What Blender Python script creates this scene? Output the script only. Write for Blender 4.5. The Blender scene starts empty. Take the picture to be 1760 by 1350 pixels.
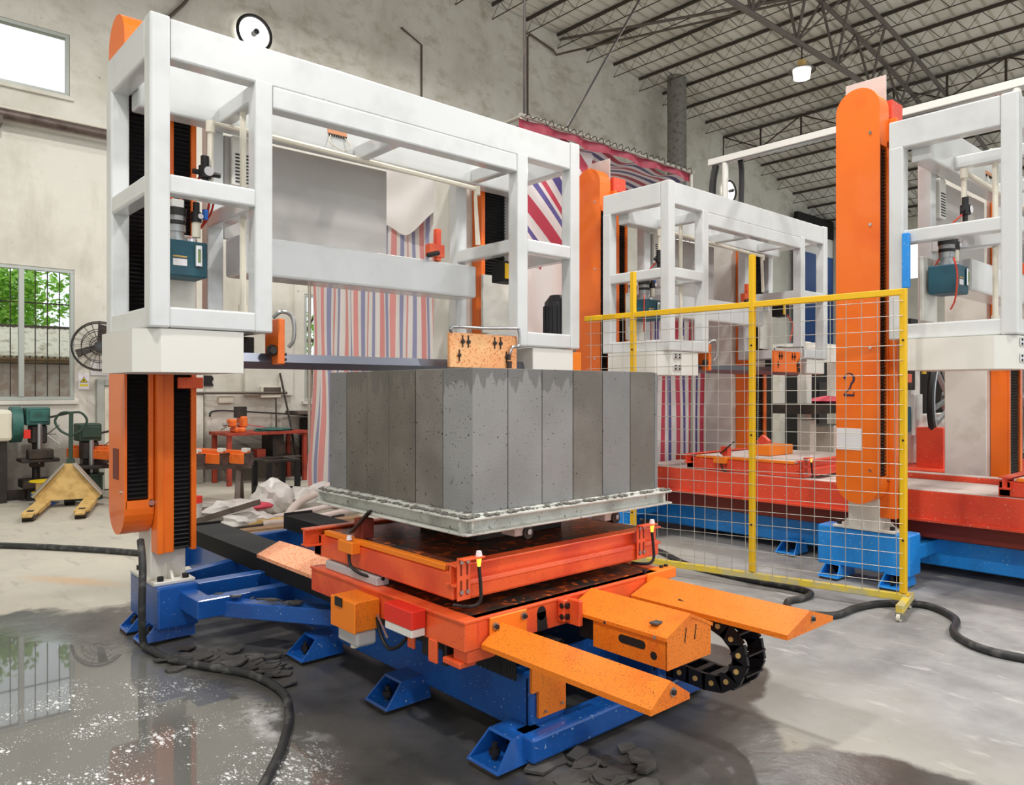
import bpy, bmesh, math, random
from mathutils import Vector, Matrix
random.seed(7)
S = bpy.context.scene
COL = S.collection
# ------------------------------------------------------------------ camera, sky, exposure
FPX = 1307.0
TH = math.pi/2 - math.atan(1170/FPX)
cam = bpy.data.cameras.new('camera'); camo = bpy.data.objects.new('camera', cam); COL.objects.link(camo)
camo.location = (0, 0, 1.55); camo.rotation_euler = (math.pi/2, 0, TH - math.pi/2)
cam.sensor_width = 36; cam.lens = 36*FPX/1760; cam.shift_y = -4/1760; cam.clip_end = 300
S.camera = camo
w = bpy.data.worlds.new('sky'); S.world = w; w.use_nodes = True
bg = w.node_tree.nodes['Background']; bg.inputs[0].default_value = (0.93, 0.97, 1.0, 1); bg.inputs[1].default_value = 1.35
S.view_settings.view_transform = 'Standard'; S.view_settings.look = 'None'
S.view_settings.exposure = 0.0; S.view_settings.gamma = 1.0; S.view_settings.use_curve_mapping = False
# one high-bay lamp in view, the rest added unseen for top-down light (their shades are built further down)
BAYS = [(13.95, 7.2, 7.85), (-1.0, 2.5, 7.6), (4.5, 2.5, 8.1), (10.0, 1.0, 8.3), (1.5, 8.5, 8.0), (7.5, 9.5, 8.6), (5.0, -3.5, 8.2), (-1.5, -4, 7.6), (12, -3, 8.4), (18, 3.5, 7.6)]
for i, p in enumerate(BAYS):
    l = bpy.data.lights.new('high_bay_light', 'AREA'); l.shape = 'DISK'; l.size = 0.45; l.energy = 235; l.color = (1, .97, .93)
    lo = bpy.data.objects.new('high_bay_light', l); COL.objects.link(lo); lo.location = (p[0], p[1], p[2]-.32)

# ------------------------------------------------------------------ materials
def lin(c): return tuple(((v/255)/12.92 if v/255 <= .04045 else (((v/255)+.055)/1.055)**2.4) for v in c) + (1,)
MATS = {}
def mat(name, rgb, rough=.5, metal=0, dirt=None, dscale=3, damt=(.5, .75), speck=None, sscale=70, samt=(.62, .66), bump=0, bscale=40, coat=0, alpha=1, trans=0, spec=.5, ns=None):
    m = bpy.data.materials.new(name); m.use_nodes = True; MATS[name] = m
    nt = m.node_tree; N = nt.nodes; L = nt.links; b = N['Principled BSDF']
    b.inputs['Base Color'].default_value = lin(rgb); b.inputs['Roughness'].default_value = rough; b.inputs['Metallic'].default_value = metal
    b.inputs['Coat Weight'].default_value = coat; b.inputs['Alpha'].default_value = alpha; b.inputs['Transmission Weight'].default_value = trans
    b.inputs['Specular IOR Level'].default_value = spec
    if dirt or speck or bump:
        g = N.new('ShaderNodeNewGeometry')
        mp = N.new('ShaderNodeVectorMath'); mp.operation = 'MULTIPLY'; mp.inputs[1].default_value = ns or (1, 1, 1); L.new(g.outputs['Position'], mp.inputs[0]); P = mp.outputs[0]
        cur = None
        def layer(cur, colr, scale, rng, det):
            n = N.new('ShaderNodeTexNoise'); n.inputs['Scale'].default_value = scale; n.inputs['Detail'].default_value = det; L.new(P, n.inputs['Vector'])
            r = N.new('ShaderNodeMapRange'); r.inputs[1].default_value = rng[0]; r.inputs[2].default_value = rng[1]; L.new(n.outputs[0], r.inputs[0])
            x = N.new('ShaderNodeMix'); x.data_type = 'RGBA'; L.new(r.outputs[0], x.inputs[0])
            if cur is None: x.inputs[6].default_value = lin(rgb)
            else: L.new(cur, x.inputs[6])
            x.inputs[7].default_value = lin(colr); return x.outputs[2]
        if dirt: cur = layer(cur, dirt, dscale, damt, 5)
        if speck: cur = layer(cur, speck, sscale, samt, 2)
        if cur: L.new(cur, b.inputs['Base Color'])
        if bump:
            n = N.new('ShaderNodeTexNoise'); n.inputs['Scale'].default_value = bscale; n.inputs['Detail'].default_value = 6; L.new(P, n.inputs['Vector'])
            bp = N.new('ShaderNodeBump'); bp.inputs['Strength'].default_value = bump; bp.inputs['Distance'].default_value = .01; L.new(n.outputs[0], bp.inputs['Height']); L.new(bp.outputs[0], b.inputs['Normal'])
    return m
mat('white', (212, 215, 216), .27, coat=.5, dirt=(200, 203, 203), dscale=4, bump=.05, bscale=22)
mat('white_dusty', (224, 220, 214), .5, dirt=(190, 180, 165), dscale=5)
mat('column_white', (222, 220, 212), .5, dirt=(196, 190, 180), dscale=5, damt=(.5, .8))
mat('cover_white', (226, 225, 219), .45)
mat('orange', (242, 116, 24), .4, coat=.25, dirt=(232, 98, 18), dscale=3)
mat('orange_dirty', (240, 128, 24), .5, dirt=(226, 104, 18), dscale=5, speck=(120, 60, 22), sscale=190, samt=(.60, .70))
mat('orange_clean', (242, 130, 26), .45)
mat('orange_pale', (240, 170, 130), .6, speck=(214, 120, 70), sscale=70, samt=(.52, .66))
mat('carriage', (238, 98, 48), .4, coat=.2, dirt=(218, 74, 40), dscale=3.5, damt=(.48, .62), speck=(150, 54, 28), sscale=140, samt=(.66, .72))
mat('deck', (112, 54, 34), .35, dirt=(58, 52, 48), dscale=5, damt=(.46, .56), speck=(196, 96, 40), sscale=22, samt=(.57, .62))
mat('red', (226, 76, 46), .45, dirt=(200, 56, 40), dscale=2.5, speck=(226, 150, 130), sscale=55, samt=(.66, .7))
mat('darkred', (116, 36, 22), .5)
mat('dust_top', (206, 192, 186), .8, dirt=(180, 160, 150), dscale=4)
mat('blue', (22, 86, 166), .32, coat=.25, dirt=(14, 66, 140), dscale=3, speck=(150, 176, 200), sscale=60, samt=(.68, .73))
mat('blue_bright', (30, 144, 232), .42, coat=.15, dirt=(28, 124, 210), dscale=3, speck=(150, 190, 220), sscale=65, samt=(.66, .72))
mat('rubber', (22, 22, 23), .6)
mat('bellows', (20, 20, 22), .5)
mat('hose', (46, 47, 48), .55, dirt=(92, 92, 90), dscale=14, damt=(.52, .7))
mat('blade', (122, 126, 138), .28, metal=.75)
mat('steel', (170, 172, 174), .32, metal=.9)
mat('chrome', (215, 215, 215), .18, metal=1)
mat('dark_steel', (58, 54, 52), .5, metal=.5, dirt=(86, 70, 62), dscale=5)
mat('grime_steel', (104, 92, 86), .45, metal=.4, dirt=(70, 58, 54), dscale=5)
mat('yellow', (238, 190, 18), .45)
mat('yellow_dusty', (226, 200, 70), .6, dirt=(196, 186, 140), dscale=7, damt=(.45, .62))
mat('wire', (178, 174, 164), .45, metal=.5)
def block_mat(name, a, b_, drip=0):
    m = mat(name, a, .82, dirt=b_, dscale=2.2, damt=(.42, .6), speck=(44, 43, 42), sscale=75, samt=(.67, .71), bump=.25, bscale=120, spec=.25)
    nt = m.node_tree; N = nt.nodes; L = nt.links; b = N['Principled BSDF']; src = b.inputs['Base Color'].links[0].from_socket
    g = N.new('ShaderNodeNewGeometry'); v = N.new('ShaderNodeVectorMath'); v.operation = 'MULTIPLY'; v.inputs[1].default_value = (9, 9, 1.2); L.new(g.outputs['Position'], v.inputs[0])
    n = N.new('ShaderNodeTexNoise'); n.inputs['Scale'].default_value = 1.6; n.inputs['Detail'].default_value = 3; L.new(v.outputs[0], n.inputs['Vector'])
    sx = N.new('ShaderNodeSeparateXYZ'); L.new(g.outputs['Position'], sx.inputs[0])
    ma = N.new('ShaderNodeMath'); ma.operation = 'MULTIPLY_ADD'; ma.inputs[1].default_value = 2.2; L.new(sx.outputs[2], ma.inputs[0]); L.new(n.outputs[0], ma.inputs[2])
    r = N.new('ShaderNodeMapRange'); r.inputs[1].default_value = 3.97; r.inputs[2].default_value = 4.0; r.inputs[4].default_value = drip; L.new(ma.outputs[0], r.inputs[0])
    x = N.new('ShaderNodeMix'); x.data_type = 'RGBA'; L.new(r.outputs[0], x.inputs[0]); L.new(src, x.inputs[6]); x.inputs[7].default_value = lin((88, 87, 85)); L.new(x.outputs[2], b.inputs['Base Color'])
    return m
block_mat('block', (150, 150, 150), (138, 138, 138), .5); block_mat('block_b', (124, 124, 124), (134, 134, 134)); block_mat('block_c', (132, 128, 122), (112, 108, 102)); block_mat('block_wet', (116, 111, 103), (100, 96, 89), .4)
mat('crust', (200, 201, 194), .75, dirt=(136, 134, 126), dscale=6, damt=(.5, .8), speck=(128, 125, 118), sscale=45, samt=(.62, .72), bump=.4, bscale=110)
mat('slurry', (120, 118, 112), .85, dirt=(86, 84, 80), dscale=16, bump=1, bscale=50)
mat('teal', (30, 82, 98), .5, dirt=(24, 68, 84), dscale=9)
mat('green_mach', (48, 104, 96), .5, dirt=(36, 66, 62), dscale=8)
mat('dark_green', (36, 62, 48), .5)
mat('red_tube', (226, 78, 58), .3, trans=.2)
mat('pvc', (226, 220, 204), .4)
mat('clear', (232, 230, 232), .25, trans=.45, spec=.4)
mat('plate_glare', (244, 176, 120), .3, metal=.35, dirt=(240, 196, 140), dscale=3, speck=(206, 104, 44), sscale=80, samt=(.58, .68))  # orange clamp plate: reflected glare put into the pale gold; specks are wear
mat('copper', (214, 150, 112), .4, metal=.3)
mat('grey_panel', (172, 168, 164), .32, dirt=(160, 156, 152), dscale=2)
mat('motor_grey', (62, 63, 68), .45)
mat('sheet_roof', (226, 224, 216), .5, dirt=(200, 196, 186), dscale=.7, damt=(.42, .66))
mat('purlin', (64, 56, 48), .6)
mat('truss', (104, 98, 92), .55)
mat('duct', (146, 144, 138), .55, metal=.3, dirt=(92, 90, 86), dscale=9)
mat('frame_alu', (178, 184, 178), .4, metal=.2)
mat('iron', (92, 82, 72), .6)
mat('yellow_old', (214, 180, 112), .6, dirt=(186, 150, 84), dscale=8, damt=(.45, .65))
mat('cream', (226, 222, 204), .55)
mat('plastic_white', (226, 226, 224), .4, trans=.1)
mat('plastic_blue', (36, 110, 208), .4)
mat('spool_yellow', (240, 206, 30), .4)
mat('plywood', (226, 196, 140), .6)
mat('pink', (206, 70, 90), .6)
mat('sign_yellow', (236, 214, 40), .5); mat('ink', (24, 22, 24), .5); mat('paper', (232, 230, 234), .6)
mat('indigo', (40, 36, 70), .5)
mat('brick_out', (206, 180, 168), .9, dirt=(232, 218, 210), dscale=6, damt=(.42, .58))
mat('tile_out', (226, 218, 200), .85, dirt=(150, 136, 112), dscale=6)
mat('leaf', (150, 206, 74), .45, dirt=(190, 226, 110), dscale=2); mat('bark', (92, 74, 58), .8)
mat('timber', (152, 122, 92), .75, dirt=(110, 88, 68), dscale=9, ns=(1, 6, 6))
mat('bag', (226, 222, 218), .35, trans=.15, dirt=(190, 184, 178), dscale=8)
mat('blue_wall', (34, 74, 136), .6); mat('black_void', (18, 17, 17), .7)
mat('chips', (70, 68, 66), .75, dirt=(92, 90, 88), dscale=9, bump=.3)
mat('foam', (214, 216, 218), .35)
mat('tarp_white', (226, 222, 220), .5, trans=.05)
mat('rust_orange', (240, 118, 44), .45, dirt=(206, 80, 24), dscale=9)
mat('red_paint', (168, 62, 42), .55, dirt=(120, 48, 36), dscale=7)
mat('red_hot', (226, 48, 34), .4)
mat('glass_gauge', (130, 150, 90), .2)
m = mat('lamp_vent_glow', (255, 250, 240), .3); b = m.node_tree.nodes['Principled BSDF']; b.inputs['Emission Color'].default_value = (1, .97, .92, 1); b.inputs['Emission Strength'].default_value = 3  # glass of the high-bay lamps; also the sky glow in the wall vents
m = mat('indicator', (255, 190, 40), .3); b = m.node_tree.nodes['Principled BSDF']; b.inputs['Emission Color'].default_value = (1, .6, .08, 1); b.inputs['Emission Strength'].default_value = 1.2
m = mat('pane', (235, 240, 240), .02, trans=1, spec=.3); m.node_tree.nodes['Principled BSDF'].inputs['IOR'].default_value = 1.02

def stripes(nm, white, red, blue, tl):
    m = bpy.data.materials.new(nm); m.use_nodes = True; MATS[nm] = m
    nt = m.node_tree; N = nt.nodes; L = nt.links; b = N['Principled BSDF']; b.inputs['Roughness'].default_value = .45
    uv = N.new('ShaderNodeUVMap'); sx = N.new('ShaderNodeSeparateXYZ'); L.new(uv.outputs[0], sx.inputs[0])
    fr = N.new('ShaderNodeMath'); fr.operation = 'FRACT'; L.new(sx.outputs[0], fr.inputs[0])
    cr = N.new('ShaderNodeValToRGB'); cr.color_ramp.interpolation = 'CONSTANT'; L.new(fr.outputs[0], cr.inputs[0])
    e = cr.color_ramp.elements
    e[0].position = 0; e[0].color = lin(white); e[1].position = .10; e[1].color = lin(red)
    for p, c in ((.36, white), (.60, blue), (.84, white)):
        x = e.new(p); x.color = lin(c)
    L.new(cr.outputs[0], b.inputs['Base Color'])
    tr = N.new('ShaderNodeBsdfTranslucent'); L.new(cr.outputs[0], tr.inputs[0])
    ms = N.new('ShaderNodeMixShader'); ms.inputs[0].default_value = tl; L.new(b.outputs[0], ms.inputs[1]); L.new(tr.outputs[0], ms.inputs[2]); L.new(ms.outputs[0], N['Material Output'].inputs[0])
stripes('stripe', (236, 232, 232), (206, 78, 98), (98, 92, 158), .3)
stripes('stripe_backlit', (240, 236, 234), (236, 162, 160), (160, 162, 200), .4)  # same tarpaulin, paler: light coming through it is put into the colours
stripes('stripe_shaded', (196, 186, 192), (150, 44, 66), (66, 62, 104), .15)  # darker copy of the stripes: shade under the canopy put into the colours

def wall_mat():
    m = mat('plaster', (206, 202, 192), .85); nt = m.node_tree; N = nt.nodes; L = nt.links; b = N['Principled BSDF']
    g = N.new('ShaderNodeNewGeometry'); sx = N.new('ShaderNodeSeparateXYZ'); L.new(g.outputs['Position'], sx.inputs[0])
    def noise(scale, vec=(1, 1, 1), det=6):
        v = N.new('ShaderNodeVectorMath'); v.operation = 'MULTIPLY'; v.inputs[1].default_value = vec; L.new(g.outputs['Position'], v.inputs[0])
        n = N.new('ShaderNodeTexNoise'); n.inputs['Scale'].default_value = scale; n.inputs['Detail'].default_value = det; n.inputs['Roughness'].default_value = .65; L.new(v.outputs[0], n.inputs['Vector']); return n.outputs[0]
    def rng(x, a, b2):
        r = N.new('ShaderNodeMapRange'); r.inputs[1].default_value = a; r.inputs[2].default_value = b2; L.new(x, r.inputs[0]); return r.outputs[0]
    def mix(f, a, c):
        x = N.new('ShaderNodeMix'); x.data_type = 'RGBA'; L.new(f, x.inputs[0])
        if isinstance(a, tuple): x.inputs[6].default_value = lin(a)
        else: L.new(a, x.inputs[6])
        x.inputs[7].default_value = lin(c); return x.outputs[2]
    def mul(a, c):
        x = N.new('ShaderNodeMath'); x.operation = 'MULTIPLY'; L.new(a, x.inputs[0]); L.new(c, x.inputs[1]); return x.outputs[0]
    c = mix(rng(noise(.45), .45, .72), (222, 220, 210), (190, 186, 172))
    c = mix(rng(noise(1.3, (1, 1, .25)), .55, .9), c, (178, 173, 157))
    c = mix(mul(rng(noise(2.2, (1, 1, 1.6)), .5, .8), rng(sx.outputs[2], 5.0, 8.0)), c, (168, 162, 143))
    # damp, scuffed dado along the foot of the wall
    ad = N.new('ShaderNodeMath'); ad.operation = 'MULTIPLY_ADD'; L.new(noise(1.1), ad.inputs[0]); ad.inputs[1].default_value = 1.1; L.new(sx.outputs[2], ad.inputs[2])
    c = mix(rng(ad.outputs[0], 1.5, 1.22), c, (150, 144, 134))
    c = mix(rng(noise(9), .66, .74), c, (96, 90, 82))
    L.new(c, b.inputs['Base Color'])
    bp = N.new('ShaderNodeBump'); bp.inputs['Strength'].default_value = .35; bp.inputs['Distance'].default_value = .03; L.new(noise(6), bp.inputs['Height']); L.new(bp.outputs[0], b.inputs['Normal'])
wall_mat()

def floor_mat():
    m = mat('concrete_floor', (170, 168, 162), .7); nt = m.node_tree; N = nt.nodes; L = nt.links; b = N['Principled BSDF']
    g = N.new('ShaderNodeNewGeometry'); pos = g.outputs['Position']
    def noise(scale, det=6, vec=(1, 1, 1), ro=.6):
        v = N.new('ShaderNodeVectorMath'); v.operation = 'MULTIPLY'; v.inputs[1].default_value = vec; L.new(pos, v.inputs[0])
        n = N.new('ShaderNodeTexNoise'); n.inputs['Scale'].default_value = scale; n.inputs['Detail'].default_value = det; n.inputs['Roughness'].default_value = ro; L.new(v.outputs[0], n.inputs['Vector']); return n.outputs[0]
    def rng(x, a, c, o=(0, 1)):
        r = N.new('ShaderNodeMapRange'); r.inputs[1].default_value = a; r.inputs[2].default_value = c; r.inputs[3].default_value = o[0]; r.inputs[4].default_value = o[1]; L.new(x, r.inputs[0]); return r.outputs[0]
    def mth(op, a, c):
        x = N.new('ShaderNodeMath'); x.operation = op
        for i, v in enumerate((a, c)):
            if isinstance(v, (int, float)): x.inputs[i].default_value = v
            else: L.new(v, x.inputs[i])
        return x.outputs[0]
    def mix(f, a, c):
        x = N.new('ShaderNodeMix'); x.data_type = 'RGBA'; L.new(f, x.inputs[0])
        for i, v in ((6, a), (7, c)):
            if isinstance(v, tuple): x.inputs[i].default_value = lin(v)
            else: L.new(v, x.inputs[i])
        return x.outputs[2]
    def blob(cx, cy, rx, ry, rot=0):
        mp = N.new('ShaderNodeMapping'); mp.vector_type = 'TEXTURE'; mp.inputs['Location'].default_value = (cx, cy, 0); mp.inputs['Rotation'].default_value = (0, 0, rot); mp.inputs['Scale'].default_value = (rx, ry, 1e6)
        L.new(pos, mp.inputs[0]); ln = N.new('ShaderNodeVectorMath'); ln.operation = 'LENGTH'; L.new(mp.outputs[0], ln.inputs[0]); return ln.outputs['Value']
    wob = mth('MULTIPLY', mth('SUBTRACT', noise(1.6, 7), .5), .55)
    def union(bl):
        c = bl[0]
        for x in bl[1:]: c = mth('MINIMUM', c, x)
        return mth('ADD', c, wob)
    wetd = union([blob(.4, 3.2, 2.1, 3.5, .25), blob(1.9, 3.4, 1.5, 2.6), blob(2.6, 2.2, .75, .95, -.5), blob(2.3, .9, 1.1, 1.25, .2), blob(3.5, 2.6, .5, .55)])
    wet = rng(wetd, 1.03, .97)
    pud = rng(union([blob(.15, 4.2, 1.35, 2.15, .1), blob(.9, 3.6, .75, 1.25, .2), blob(.9, 2.5, .35, .45)]), 1.06, .90)
    mixg = mix(rng(noise(3.2, 8), .38, .66), (160, 160, 159), (134, 134, 134)); mixg = mix(rng(noise(11, 7, (1, .3, 1)), .58, .72), mixg, (188, 187, 185))
    dry = mix(rng(noise(.55), .35, .65), (172, 168, 156), (192, 187, 172))
    dry = mix(rng(noise(2.6), .5, .75), dry, (172, 168, 158))
    dry = mix(rng(noise(7, 6, (1, .25, 1)), .58, .7), dry, (158, 154, 146))
    dry = mix(mth('MULTIPLY', rng(mth('ADD', blob(1.45, 7.0, .13, .55, .55), wob), 1.1, .2), .6), dry, (190, 150, 104))
    dry = mix(rng(noise(16), .66, .76), dry, (140, 136, 130))
    dry = mix(rng(mth('ADD', blob(6.5, .5, 3.4, 4.2), wob), 1.2, .75), dry, mixg)
    wetc = mix(rng(noise(1.8), .4, .62), (92, 90, 87), (68, 67, 65))
    wetc = mix(pud, wetc, (104, 104, 101))
    c = mix(wet, dry, wetc)
    # foam flecks floating on the puddle
    def flecks(scale, lo, seed):
        vo = N.new('ShaderNodeTexVoronoi'); vo.inputs['Scale'].default_value = scale; vo.inputs['Randomness'].default_value = 1
        rt = N.new('ShaderNodeMapping'); rt.inputs['Rotation'].default_value = (0, 0, .75); rt.inputs['Scale'].default_value = (1, .5, 1); rt.inputs['Location'].default_value = (seed, seed, 0); L.new(pos, rt.inputs[0])
        wv = N.new('ShaderNodeVectorMath'); wv.operation = 'ADD'; L.new(rt.outputs[0], wv.inputs[0]); nn = N.new('ShaderNodeTexNoise'); nn.inputs['Scale'].default_value = scale*1.3; L.new(pos, nn.inputs['Vector'])
        sc = N.new('ShaderNodeVectorMath'); sc.operation = 'SCALE'; sc.inputs['Scale'].default_value = .8/scale; L.new(nn.outputs['Color'], sc.inputs[0]); L.new(sc.outputs[0], wv.inputs[1]); L.new(wv.outputs[0], vo.inputs['Vector'])
        return rng(mth('ADD', vo.outputs['Distance'], rng(noise(2.6), .36, .66, (.30, -.12))), lo+.10, lo)
    fz = rng(union([blob(1.1, 3.3, .50, .75, .1), blob(.85, 3.85, .62, .62, .9), blob(1.05, 2.8, .4, .55)]), 1.2, .8)
    fl = mth('MULTIPLY', mth('MAXIMUM', flecks(30, .20, 0), mth('MAXIMUM', flecks(58, .18, 3), mth('MULTIPLY', flecks(110, .22, 7), .7))), fz)
    fl = mth('MAXIMUM', fl, mth('MULTIPLY', rng(noise(5, 7), .50, .66), mth('MULTIPLY', rng(mth('ADD', blob(1.53, 3.35, .16, .55, .1), wob), 1.0, .4), .75)))
    c = mix(fl, c, (218, 220, 222))
    L.new(c, b.inputs['Base Color'])
    ro = mth('ADD', mth('MULTIPLY', wet, -.42), .72)
    ro = mth('SUBTRACT', ro, mth('MULTIPLY', pud, .29)); ro = mth('ADD', ro, mth('MULTIPLY', fl, .3))
    L.new(mth('MAXIMUM', ro, .025), b.inputs['Roughness'])
    bp = N.new('ShaderNodeBump'); bp.inputs['Distance'].default_value = .012
    L.new(mth('MULTIPLY', noise(9, 7), mth('SUBTRACT', 1, pud)), bp.inputs['Height']); bp.inputs['Strength'].default_value = .35; L.new(bp.outputs[0], b.inputs['Normal'])
floor_mat()

# ------------------------------------------------------------------ geometry helpers
W = {}
def basis(d):
    d = d.normalized(); u = d.cross(Vector((0, 0, 1)))
    if u.length < 1e-4: u = d.cross(Vector((1, 0, 0)))
    u.normalize(); return u, d.cross(u)
class M:
    def __init__(s): s.b = bmesh.new(); s.uv = None
    def box(s, x0, x1, y0, y1, z0, z1, bev=.004, seg=1):
        c = ((x0+x1)/2, (y0+y1)/2, (z0+z1)/2); d = (abs(x1-x0), abs(y1-y0), abs(z1-z0))
        r = bmesh.ops.create_cube(s.b, size=1, matrix=Matrix.Translation(c) @ Matrix.Diagonal((*d, 1)))
        bev = min(bev, min(d)*.3)
        if bev > 0:
            ed = list({e for v in r['verts'] for e in v.link_edges}); bmesh.ops.bevel(s.b, geom=ed, offset=bev, segments=seg, affect='EDGES', profile=.5)
        return s
    def bar(s, p, q, w_, h, bev=.003):
        """rectangular bar between two points, width w_ sideways, height h"""
        p = Vector(p); q = Vector(q); d = q-p; u, v = basis(d); Lg = d.length
        m4 = Matrix((( *(u*w_), 0), (*(d.normalized()*Lg), 0), (*(v*h), 0), (0, 0, 0, 1))).transposed(); m4.translation = (p+q)/2
        n0 = len(s.b.verts)
        r = bmesh.ops.create_cube(s.b, size=1, matrix=m4)
        if bev: bmesh.ops.bevel(s.b, geom=list({e for v in r['verts'] for e in v.link_edges}), offset=min(bev, w_*.3, h*.3), segments=1, affect='EDGES')
        return s
    def cyl(s, p, q, r, n=12, r2=None, cap=True):
        p = Vector(p); q = Vector(q); u, v = basis(q-p); r2 = r if r2 is None else r2
        A = [s.b.verts.new(p+(u*math.cos(a)+v*math.sin(a))*r) for a in (2*math.pi*i/n for i in range(n))]
        Bv = [s.b.verts.new(q+(u*math.cos(a)+v*math.sin(a))*r2) for a in (2*math.pi*i/n for i in range(n))]
        for i in range(n): s.b.faces.new((A[i], A[(i+1) % n], Bv[(i+1) % n], Bv[i]))
        if cap: s.b.faces.new(A[::-1]); s.b.faces.new(Bv)
        return s
    def tube(s, pts, r, n=8, smooth=True, sub=5, closed=False):
        P = [Vector(p) for p in pts]
        if smooth and len(P) > 2:
            Q = []; k = len(P)
            for i in range(k if closed else k-1):
                a = P[(i-1) % k] if closed or i else P[0]; b0 = P[i]; c = P[(i+1) % k]; d = P[(i+2) % k] if closed or i+2 < k else P[-1]
                for t in (j/sub for j in range(sub)):
                    Q.append(.5*((2*b0)+(c-a)*t+(2*a-5*b0+4*c-d)*t*t+(3*b0-a-3*c+d)*t**3))
            if not closed: Q.append(P[-1])
            P = Q
        k = len(P); rings = []; up = None
        for i in range(k):
            t = (P[(i+1) % k]-P[i-1]) if closed else (P[min(i+1, k-1)]-P[max(i-1, 0)])
            if t.length < 1e-7: t = Vector((0, 0, 1))
            t.normalize()
            if up is None: up, _ = basis(t)
            up = (up - t*up.dot(t)); up = up.normalized() if up.length > 1e-5 else basis(t)[0]
            v = t.cross(up)
            rings.append([s.b.verts.new(P[i]+(up*math.cos(a)+v*math.sin(a))*r) for a in (2*math.pi*j/n for j in range(n))])
        for i in range(k if closed else k-1):
            A, B2 = rings[i], rings[(i+1) % k]
            for j in range(n): s.b.faces.new((A[j], A[(j+1) % n], B2[(j+1) % n], B2[j]))
        if not closed: s.b.faces.new(rings[0][::-1]); s.b.faces.new(rings[-1])
        return s
    def prism(s, poly, ax, a, b_):
        """extrude a 2-D polygon along axis: 'x' -> (y,z), 'y' -> (x,z), 'z' -> (x,y)"""
        f = {'x': lambda p, t: (t, p[0], p[1]), 'y': lambda p, t: (p[0], t, p[1]), 'z': lambda p, t: (p[0], p[1], t)}[ax]
        A = [s.b.verts.new(f(p, a)) for p in poly]; B2 = [s.b.verts.new(f(p, b_)) for p in poly]; n = len(poly)
        s.b.faces.new(A[::-1]); s.b.faces.new(B2)
        for i in range(n): s.b.faces.new((A[i], A[(i+1) % n], B2[(i+1) % n], B2[i]))
        return s
    def ring(s, poly, hole, ax, a, b_):
        """extruded frame: outer and inner polygons of equal length"""
        f = {'x': lambda p, t: (t, p[0], p[1]), 'y': lambda p, t: (p[0], t, p[1]), 'z': lambda p, t: (p[0], p[1], t)}[ax]
        V = [[s.b.verts.new(f(p, t)) for p in pl] for pl in (poly, hole) for t in (a, b_)]; n = len(poly)
        for i in range(n):
            j = (i+1) % n
            s.b.faces.new((V[0][i], V[0][j], V[1][j], V[1][i])); s.b.faces.new((V[2][i], V[3][i], V[3][j], V[2][j]))
            s.b.faces.new((V[0][i], V[2][i], V[2][j], V[0][j])); s.b.faces.new((V[1][i], V[1][j], V[3][j], V[3][i]))
        return s
    def lathe(s, prof, c, ax=(0, 0, 1), n=20):
        c = Vector(c); ax = Vector(ax).normalized(); u, v = basis(ax); R = []
        for r, h in prof: R.append([s.b.verts.new(c+ax*h+(u*math.cos(a)+v*math.sin(a))*max(r, 1e-4)) for a in (2*math.pi*i/n for i in range(n))])
        for A, B2 in zip(R, R[1:]):
            for j in range(n): s.b.faces.new((A[j], A[(j+1) % n], B2[(j+1) % n], B2[j]))
        s.b.faces.new(R[0][::-1]); s.b.faces.new(R[-1]); return s
    def ball(s, c, r, sc=(1, 1, 1), u=12, v=8):
        bmesh.ops.create_uvsphere(s.b, u_segments=u, v_segments=v, radius=r, matrix=Matrix.Translation(c) @ Matrix.Diagonal((*sc, 1))); return s
    def torus(s, c, ax, R, r, n=32, k=8):
        ax = Vector(ax); u, v = basis(ax); c = Vector(c)
        return s.tube([c+(u*math.cos(a)+v*math.sin(a))*R for a in (2*math.pi*i/n for i in range(n))], r, k, smooth=False, closed=True)
    def pleats(s, ax, w0, w1, o, dep, z0, z1, n):
        """bellows: pleated strip running along z; ax 'y': spans x w0..w1, outer face at y=o, depth dep towards +y; ax 'x' likewise in y"""
        for i in range(n):
            za = z0+(z1-z0)*i/n; zb = z0+(z1-z0)*(i+1)/n; zm = (za+zb)/2
            if ax == 'y': s.prism([(o+dep, za), (o+dep*.35, za), (o, zm), (o+dep*.35, zb), (o+dep, zb)], 'x', w0, w1)
            else: s.prism([(o+dep, za), (o+dep*.35, za), (o, zm), (o+dep*.35, zb), (o+dep, zb)], 'y', w0, w1)
        return s
    def obj(s, name, mt, parent=None, label=None, cat=None, group=None, kind=None, smooth=False, origin=True):
        bmesh.ops.recalc_face_normals(s.b, faces=s.b.faces)
        me = bpy.data.meshes.new(name)
        o = bpy.data.objects.new(name, me); COL.objects.link(o)
        c = Vector((0, 0, 0))
        if len(s.b.verts):
            xs = [v.co.x for v in s.b.verts]; ys = [v.co.y for v in s.b.verts]; zs = [v.co.z for v in s.b.verts]
            c = Vector(((min(xs)+max(xs))/2, (min(ys)+max(ys))/2, min(zs)))
        bmesh.ops.translate(s.b, verts=s.b.verts, vec=-c)
        s.b.to_mesh(me); s.b.free()
        for mm in (mt if isinstance(mt, (list, tuple)) else [mt]): me.materials.append(MATS[mm])
        if smooth:
            for p in me.polygons: p.use_smooth = True
            try: me.set_sharp_from_angle(angle=math.radians(38))
            except Exception: pass
        W[o.name] = c; put(o, parent); tag(o, label, cat, group, kind); return o
def put(o, parent):
    if parent is not None: o.parent = parent; o.location = W[o.name]-W[parent.name]
    else: o.location = W[o.name]
def tag(o, label=None, cat=None, group=None, kind=None):
    for k, v in (('label', label), ('category', cat), ('group', group), ('kind', kind)):
        if v: o[k] = v
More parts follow.
